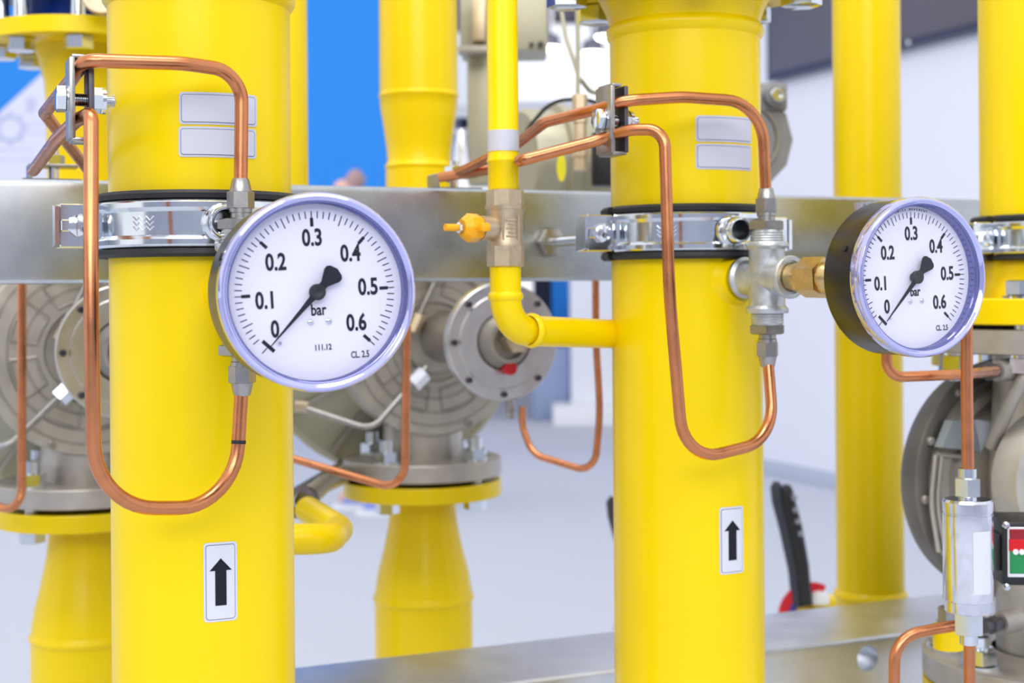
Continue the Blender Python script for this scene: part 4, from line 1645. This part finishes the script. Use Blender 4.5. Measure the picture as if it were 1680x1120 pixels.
# front boss of the body at the right
bm = NB()
c3 = P(1752, 790, 1.20)
lathe(bm, [(0.030, -0.06), (0.045, -0.035), (0.060, -0.025), (0.060, -0.01), (0.056, 0.0), (0.044, 0.001), (0.042, 0.006), (0, 0.007)], zframe(c3, N), 56)
part('front_drum', bm, CAST, rg)
bm = NB()
lathe(bm, [(0.0062, 0), (0.0062, 0.004), (0.005, 0.005), (0.003, 0.005), (0.0028, 0.002), (0, 0.002)], zframe(P(1665, 764, 1.19), az_dir(5)), 18)
part('drum_screw', bm, TAN, rg)
# slanting casting rib and neck lug
bm = NB()
tube(bm, [P(1705, 575, 1.19), P(1664, 645, 1.19), P(1626, 732, 1.22)], 0.0060, 0.06, 12)
part('casting_rib', bm, CASTD, rg)
for (px_, py_) in ((1634, 608), (1640, 1022)):
    bm = NB()
    lathe(bm, [(0, 0), (0.0085, 0), (0.0092, -0.003), (0.0100, -0.022), (0, -0.022)], zframe(P(px_, py_, 1.19), az_dir(-55)), 24)
    part('side_lug', bm, CASTD, rg)
    bm = NB()
    cyl(bm, 0.0055, -0.004, 0.022, zframe(P(px_, py_, 1.19), az_dir(-55)), 16)
    hexa(bm, 0.0135, 0.006, 0.013, zframe(P(px_, py_, 1.19), az_dir(-55)))
    part('side_port', bm, DSTEEL, rg)
# pale plates on the disc
for nm_, col_, poly in (('rating_plate', C(158, 168, 174), ((1563, 690), (1598, 688), (1606, 740), (1546, 734))),
                       ('white_label', C(212, 216, 230), ((1598, 688), (1623, 691), (1629, 702), (1610, 741)))):
    bb = [Mc.inverted() @ ray_plane(x_, y_, Mc, 0.0165) for x_, y_ in poly]
    bm = NB()
    prism(bm, [(p.x, p.y) for p in bb], 0.0060, 0.0165, Mc)
    rp_ = part(nm_, bm, mat(nm_, col_, 0.4), cv)
    rp_['label'] = 'pale printed plate'
# its yellow lower pipe
lp = thing('lower_pipe', 'yellow pipe under the right regulator, bottom right corner', 'pipe', R3 - ZV * 0.45)
bm = NB()
lathe(bm, [(0.0572, -0.6), (0.0572, zb2 - 0.07), (0.0572, zb2 - 0.046)], Mv, 56)
part('pipe_wall', bm, YEL, lp)
bm = NB()
lathe(bm, [(0.05, zb2 - 0.046), (0.1085, zb2 - 0.046), (0.110, zb2 - 0.045), (0.110, zb2 - 0.0255), (0.1085, zb2 - 0.0245), (0.05, zb2 - 0.0245)], Mv, 64)
part('flange', bm, YEL, lp)

# ------------------------------------------------------------------ inline filter, its tubes and the switch box
FX = P(1588, 910, 1.0)
fi = thing('inline_filter', 'polished aluminium cylinder with blank label under the right copper tube', 'filter', FX)


def fz(y):
    return P(1588, y, 1.0).z - FX.z


Mf = MW[fi]
bm = NB()
r = 0.0172
lathe(bm, [(0, fz(1003)), (r - 0.002, fz(1003)), (r - 0.001, fz(1001)), (r - 0.001, fz(984)), (r - 0.0003, fz(983)), (r, fz(982)), (r, fz(843)), (r - 0.0006, fz(842)), (r - 0.0006, fz(840)), (r, fz(839)), (r, fz(822)), (r - 0.0015, fz(818)), (0, fz(818))], Mf, 56)
part('filter_body', bm, ALU, fi)
for y0, y1, af in ((814, 783, 0.0165), (1040, 1000, 0.0185)):
    bm = NB()
    hexa(bm, af, fz(y0), fz(y1), Mf, rot=0.25)
    part('end_nut', bm, ZINC, fi)
bm = NB()
cyl(bm, 0.0062, fz(820), fz(768), Mf, 20)
part('tube_collar', bm, ZINC, fi)
bm = NB()
cyl(bm, 0.0062, fz(1056), fz(1036), Mf, 20)
part('tube_collar', bm, ZINC, fi)
axf = (FX.x, FX.y)
a0, a1 = ray_cyl(1596, 900, axf, r)[0], ray_cyl(1624, 900, axf, r)[0]
bm = NB()
cyl_patch(bm, axf, r + 0.0003, rr_cols(a0, a1, FX.z + fz(967), FX.z + fz(865), r, 0.001))
part('blank_label', bm, STKW, fi)
copper([P(1588, 778, 1.0), P(1586, 640, 1.0), P(1586, 480, 1.0)], [0.3], 'straight copper tube from the filter up behind the right gauge', r=0.0042, group='copper tubes at the right')
copper([P(1590, 1046, 1.0), P(1591, 1150, 1.0), P(1591, 1260, 1.0)], [0.3], 'copper tube leaving the filter downwards', r=0.0040, group='copper tubes at the right')
copper([P(1455, 560, 1.02), P(1454, 619, 1.02), P(1580, 614, 1.03), P(1634, 608, 1.14)], [0.018, 0.1], 'copper tube bending below the right gauge to the regulator', r=0.0038, group='copper tubes at the right')
copper([P(1580, 1024, 1.01), P(1540, 1030, 1.01), P(1468, 1045, 1.00), P(1466, 1180, 1.0)], [0.1, 0.024], 'copper tube bending down left of the filter', r=0.0040, group='copper tubes at the right')
# small yellow-banded fitting behind the filter foot
st_ = thing('side_fitting', 'small steel fitting with yellow base behind the filter foot', 'pipe fitting', P(1556, 1050, 1.10))
bm = NB()
hexa(bm, 0.014, 0.012, 0.026, MW[st_])
part('nut', bm, STEEL, st_)
bm = NB()
cyl(bm, 0.0118, -0.006, 0.012, MW[st_], 28)
part('base', bm, YEL, st_)

sb = thing('position_switch', 'black switch box with red and green window at the right edge', 'switch box', P(1668, 908, 1.02))
nb = az_dir(-4)
xb = Vector((-nb.y, nb.x, 0))
sc_ = 1.02 / F
Mb = frame(P(1690, 908, 1.02), xb, ZV)
bm = NB()
box(bm, 90 * sc_, 0.046, 106 * sc_, Mb @ Matrix.Translation((0, 0.023, 0)), 0.0025)
part('housing', bm, BPLA, sb)
bm = NB()
box(bm, 8 * sc_, 0.040, 60 * sc_, Mb @ Matrix.Translation((-48 * sc_, 0.024, 0)), 0.0012)
part('side_rib', bm, BPLA, sb)
FN = frame(P(1690, 908, 1.02) + nb * 0.0005, xb, nb)


def sbp(x0, y0, x1, y1, h, m_, nm_, cr=0.002):
    bm = NB()
    box(bm, (x1 - x0) * sc_, (y1 - y0) * sc_, 0.0012, FN @ Matrix.Translation((((x0 + x1) / 2 - 1690) * sc_, (908 - (y0 + y1) / 2) * sc_, h)), 0.0004, 1)
    return part(nm_, bm, m_, sb)


sbp(1653, 864, 1727, 946, 0.0004, WHP, 'window_frame')
sbp(1656, 867, 1724, 885, 0.0012, DRED, 'red_field')
sbp(1655, 883, 1724, 903, 0.0013, REDP, 'red_field')
sbp(1656, 903, 1724, 940, 0.0012, GRN, 'green_field')
for x_ in (1665, 1675, 1688, 1700):
    bm = NB()
    cyl(bm, 4.6 * sc_, 0, 0.0008, FN @ Matrix.Translation(((x_ - 1690) * sc_, (908 - 904) * sc_, 0.0018)), 18)
    part('white_dot', bm, WHP, sb)
for x_, y_ in ((1651, 861), (1651, 962), (1729, 861), (1729, 962)):
    bm = NB()
    lathe(bm, [(0, 0.003), (0.0012, 0.003), (0.0024, 0.0018), (0.0027, 0)], FN @ Matrix.Translation(((x_ - 1690) * sc_, (908 - y_) * sc_, 0)), 18)
    part('cover_screw', bm, ZINC, sb)


# ------------------------------------------------------------------ lever valves behind the lower beam
def lever(x, y, Y, label):
    """butterfly valve hand lever seen from the side: grip, trigger, notch plate, yellow body"""
    k = Y / F
    base = P(x, y, Y)
    Mx = frame(base, (1, 0.15, 0), ZV)
    t = thing('hand_lever', label, 'lever', base, group='black hand levers')

    def Q(dx, dy, d=0.0):
        return Mx @ Vector((dx * k, d, -dy * k))
    bm = NB()
    pth = [Q(18, 10), Q(12, -50), Q(-2, -120), Q(-14, -165), Q(-18, -188), Q(-17, -196)]
    sweep(bm, pth, [0.0085, 0.0085, 0.0095, 0.0095, 0.008, 0.004], 12)
    part('grip_back', bm, mat('lever_grey', C(56, 60, 74), 0.5) if 'lever_grey' not in MATS else MATS['lever_grey'], t)
    bm = NB()
    pth = [Q(28, 6, -0.008), Q(22, -60, -0.008), Q(10, -125, -0.008), Q(-1, -165, -0.008), Q(-4, -186, -0.008), Q(-3, -192, -0.008)]
    sweep(bm, pth, [0.0085, 0.0090, 0.0095, 0.0095, 0.008, 0.004], 12)
    gr = part('grip_front', bm, BPLA, t)
    for i, (dx, dy) in enumerate(((2, -172), (4, -152), (8, -133), (13, -113))):
        bm = NB()
        box(bm, 9 * k, 0.004, 8 * k, Matrix.Translation(Q(dx + 3, dy, -0.0180)), 0.001)
        part('grip_slot', bm, mat('slot_grey', C(150, 154, 170), 0.5) if 'slot_grey' not in MATS else MATS['slot_grey'], gr)
    bm = NB()
    pts = []
    for i in range(9):
        a = math.radians(175 - 14 * i)
        pts.append((56 * k * math.cos(a), 56 * k * math.sin(a)))
    for i in range(9):
        a = math.radians(63 + 14 * i)
        pts.append((40 * k * math.cos(a), 40 * k * math.sin(a)))
    cen = Q(40, 27)
    prism(bm, pts, -0.003, 0.003, frame(cen, (1, 0.15, 0), (0.15, -1, 0)))
    part('notch_plate', bm, REDP, t)
    bm = NB()
    prism(bm, [(p * 0.73, q * 0.73) for p, q in pts], -0.004, 0.004, frame(cen, (1, 0.15, 0), (0.15, -1, 0)))
    part('inner_plate', bm, mat('violet_blue', C(70, 60, 150), 0.5) if 'violet_blue' not in MATS else MATS['violet_blue'], t)
    bm = NB()
    cyl(bm, 0.027, -0.03, 0.002, frame(cen, (1, 0.15, 0), (0.15, -1, 0)), 36, ch=0.003)
    cyl(bm, 0.012, 0.0, 0.010, frame(cen, (1, 0.15, 0), (0.15, -1, 0)), 24)
    part('valve_flange', bm, YEL, t)
    bm = NB()
    box(bm, 0.075, 0.03, 0.012, Matrix.Translation(Q(68, 8, 0.02)), 0.003)
    part('mount_plate', bm, YEL, t)
    bm = NB()
    lathe(bm, [(0, 0.016), (0.010, 0.014), (0.014, 0.006), (0.014, 0)], Matrix.Translation(Q(52, 4, -0.004)), 20)
    part('white_cap', bm, WHP, t)
    bm = NB()
    q = Q(72, 18, 0.03)
    cyl(bm, 0.03, 0.0, q.z, Matrix.Translation((q.x, q.y, 0)), 28)
    part('support_pipe', bm, YEL, t)
    return t


lv = lever(1292, 985, 1.90, 'black hand lever with red notch plate right of the middle pipe')
dup(lv, Vector((P(1023, 1010, 1.9) - P(1292, 985, 1.9))), 'black hand lever almost hidden at the left edge of the middle pipe')

# ------------------------------------------------------------------ equipment behind the middle: actuator disc, tower, lines
ac = thing('back_actuator', 'grey disc cover with a bolt lug behind the middle pipe', 'actuator', P(1230, 225, 1.62))
Mc = zframe(P(1222, 228, 1.62), az_dir(12))
k = 1.62 / F
bm = NB()
pts = []
for i in range(40):
    a = 2 * PI * i / 40
    rr_ = 86
    pts.append((rr_ * k * math.cos(a) * 0.93, rr_ * k * math.sin(a)))
lathe(bm, [(0, -0.05), (80 * k, -0.05), (84 * k, -0.02), (84 * k, 0.0), (82 * k, 0.002), (60 * k, 0.002), (58 * k, 0.0), (55 * k, 0.0), (53 * k, 0.003), (0, 0.003)], Mc, 12)
MACT = mat('flat_grey_casting', C(140, 140, 144), 0.5, metal=0.3, noise=(40, 0.06))
part('disc', bm, MACT, ac)
bm = NB()
lathe(bm, [(54 * k, 0.003), (56 * k, 0.005), (58 * k, 0.0045), (58.5 * k, 0.0)], Mc, 48)
part('raised_ring', bm, CASTD, ac)
bm = NB()
lg = P(1272, 157, 1.61)
box(bm, 70 * k, 0.02, 46 * k, Matrix.Translation(P(1255, 160, 1.63)), 0.004)
cyl(bm, 17 * k, -0.012, 0.002, zframe(lg, az_dir(12)), 28)
part('lug', bm, MACT, ac)
bm = NB()
lathe(bm, [(12 * k, 0.0), (12 * k, 0.005), (10 * k, 0.007), (6 * k, 0.007), (5 * k, 0.003), (0, 0.003)], zframe(lg + az_dir(12) * 0.003, az_dir(12)), 28)
part('lug_bolt', bm, ZINC, ac)

vb = thing('back_valve_body', 'olive grey valve body on the beam left of the middle pipe', 'valve', P(930, 300, 1.70))
bm = NB()
Mc = frame(P(960, 268, 1.72), ZV, T)
lathe(bm, [(0, -0.088), (0.058, -0.088), (0.062, -0.082), (0.062, 0.05), (0.055, 0.06), (0, 0.06)], Mc, 40)
part('drum', bm, OLIVE, vb)
bm = NB()
lathe(bm, [(0.062, -0.05), (0.070, -0.048), (0.070, -0.034), (0.062, -0.032)], Mc, 40)
part('drum_flange', bm, OLIVE, vb)
bm = NB()
box(bm, 0.04, 0.03, 0.06, Matrix.Translation(P(1000, 262, 1.58)), 0.004)
part('dark_block', bm, BPLA, vb)

bf_ = thing('brass_manifold', 'brass fitting column with steel lines rising behind the copper tubes', 'pipe fitting', P(953, 250, 1.50))
k = 1.5 / F
for y0, y1, af in ((202, 155, 22), (238, 202, 18), (258, 234, 24), (280, 255, 18)):
    bm = NB()
    c = P(952, 250, 1.50)
    hexa(bm, af * k, P(952, y0, 1.5).z, P(952, y1, 1.5).z, Matrix.Translation((c.x, 1.5, 0)))
    part('brass_nut', bm, TAN, bf_)
for pts in ([(948, 162, 1.5), (948, 60, 1.5), (945, -40, 1.5)], [(948, 120, 1.5), (928, 60, 1.53), (915, -20, 1.55)], [(952, 130, 1.5), (968, 150, 1.52), (1010, 160, 1.55)]):
    bm = NB()
    tube(bm, [P(*p) for p in pts], 0.0024, 0.02, 10)
    part('steel_line', bm, OLIVE, bf_)
bm = NB()
tube(bm, [P(1015, 178, 1.52), P(955, 162, 1.53), P(905, 165, 1.54), P(868, 208, 1.55), P(852, 240, 1.55)], 0.0022, [0.03, 0.04, 0.04], 10)
single('black_cable', bm, RUB, 'thin black cable arching over the brass fitting', 'cable', origin=P(905, 165, 1.54))
bm = NB()
pts = []
for i in range(20):
    a = 2 * PI * i / 20
    pts.append((7.5 * k * math.cos(a), 23 * k * math.sin(a)))
prism(bm, pts, 0, 0.0015, zframe(P(921, 275, 1.48), (0, -1, 0)) @ Matrix.Rotation(PI / 2, 4, 'Z'))
single('yellow_tag', bm, TAG, 'oval yellow tag hanging below the copper tubes', 'tag', origin=P(921, 275, 1.48))

tw = thing('actuator_tower', 'olive grey actuator box on a post behind the narrow pipe', 'actuator', P(785, 300, 1.95))
k = 1.95 / F
bm = NB()
a, b = P(754, -30, 1.95), P(899, 82, 1.95)
box(bm, b.x - a.x, 0.10, a.z - b.z, Matrix.Translation(((a.x + b.x) / 2, 2.0, (a.z + b.z) / 2)), 0.004)
part('box', bm, OLIVE, tw)
bm = NB()
a, b = P(765, 80, 1.95), P(810, 300, 1.95)
box(bm, b.x - a.x, 0.06, a.z - b.z, Matrix.Translation(((a.x + b.x) / 2, 2.0, (a.z + b.z) / 2)), 0.004)
part('post', bm, OLIVE, tw)
bm = NB()
a, b = P(752, 78, 1.93), P(803, 88, 1.93)
box(bm, b.x - a.x, 0.03, a.z - b.z, Matrix.Translation((a + b) / 2), 0.001)
part('bracket', bm, CASTD, tw)
bm = NB()
a, b = P(775, 0, 1.93), P(797, 70, 1.93)
box(bm, b.x - a.x, 0.03, a.z - b.z, Matrix.Translation((a + b) / 2), 0.002)
part('terminal_block', bm, TAN, tw)
for x_, r_ in ((872, 4), (887, 5.5)):
    bm = NB()
    cyl(bm, r_ * k, 0, 0.004, zframe(P(x_, 74, 1.948), (0, -1, 0)), 16)
    part('cable_hole', bm, BPLA, tw)  # black disc in place of the shade inside an open hole
# white cone post between upper pipe and tower
bm = NB()
c = P(757, 270, 1.9)
lathe(bm, [(0, 0), (0.016, 0), (0.016, 0.006), (0.012, 0.012), (0.006, 0.055), (0, 0.055)], Matrix.Translation(P(757, 280, 1.9)), 20)
single('steel_cone', bm, ALU, 'small bright cone nut behind the clip on the beam', 'nut', origin=c)
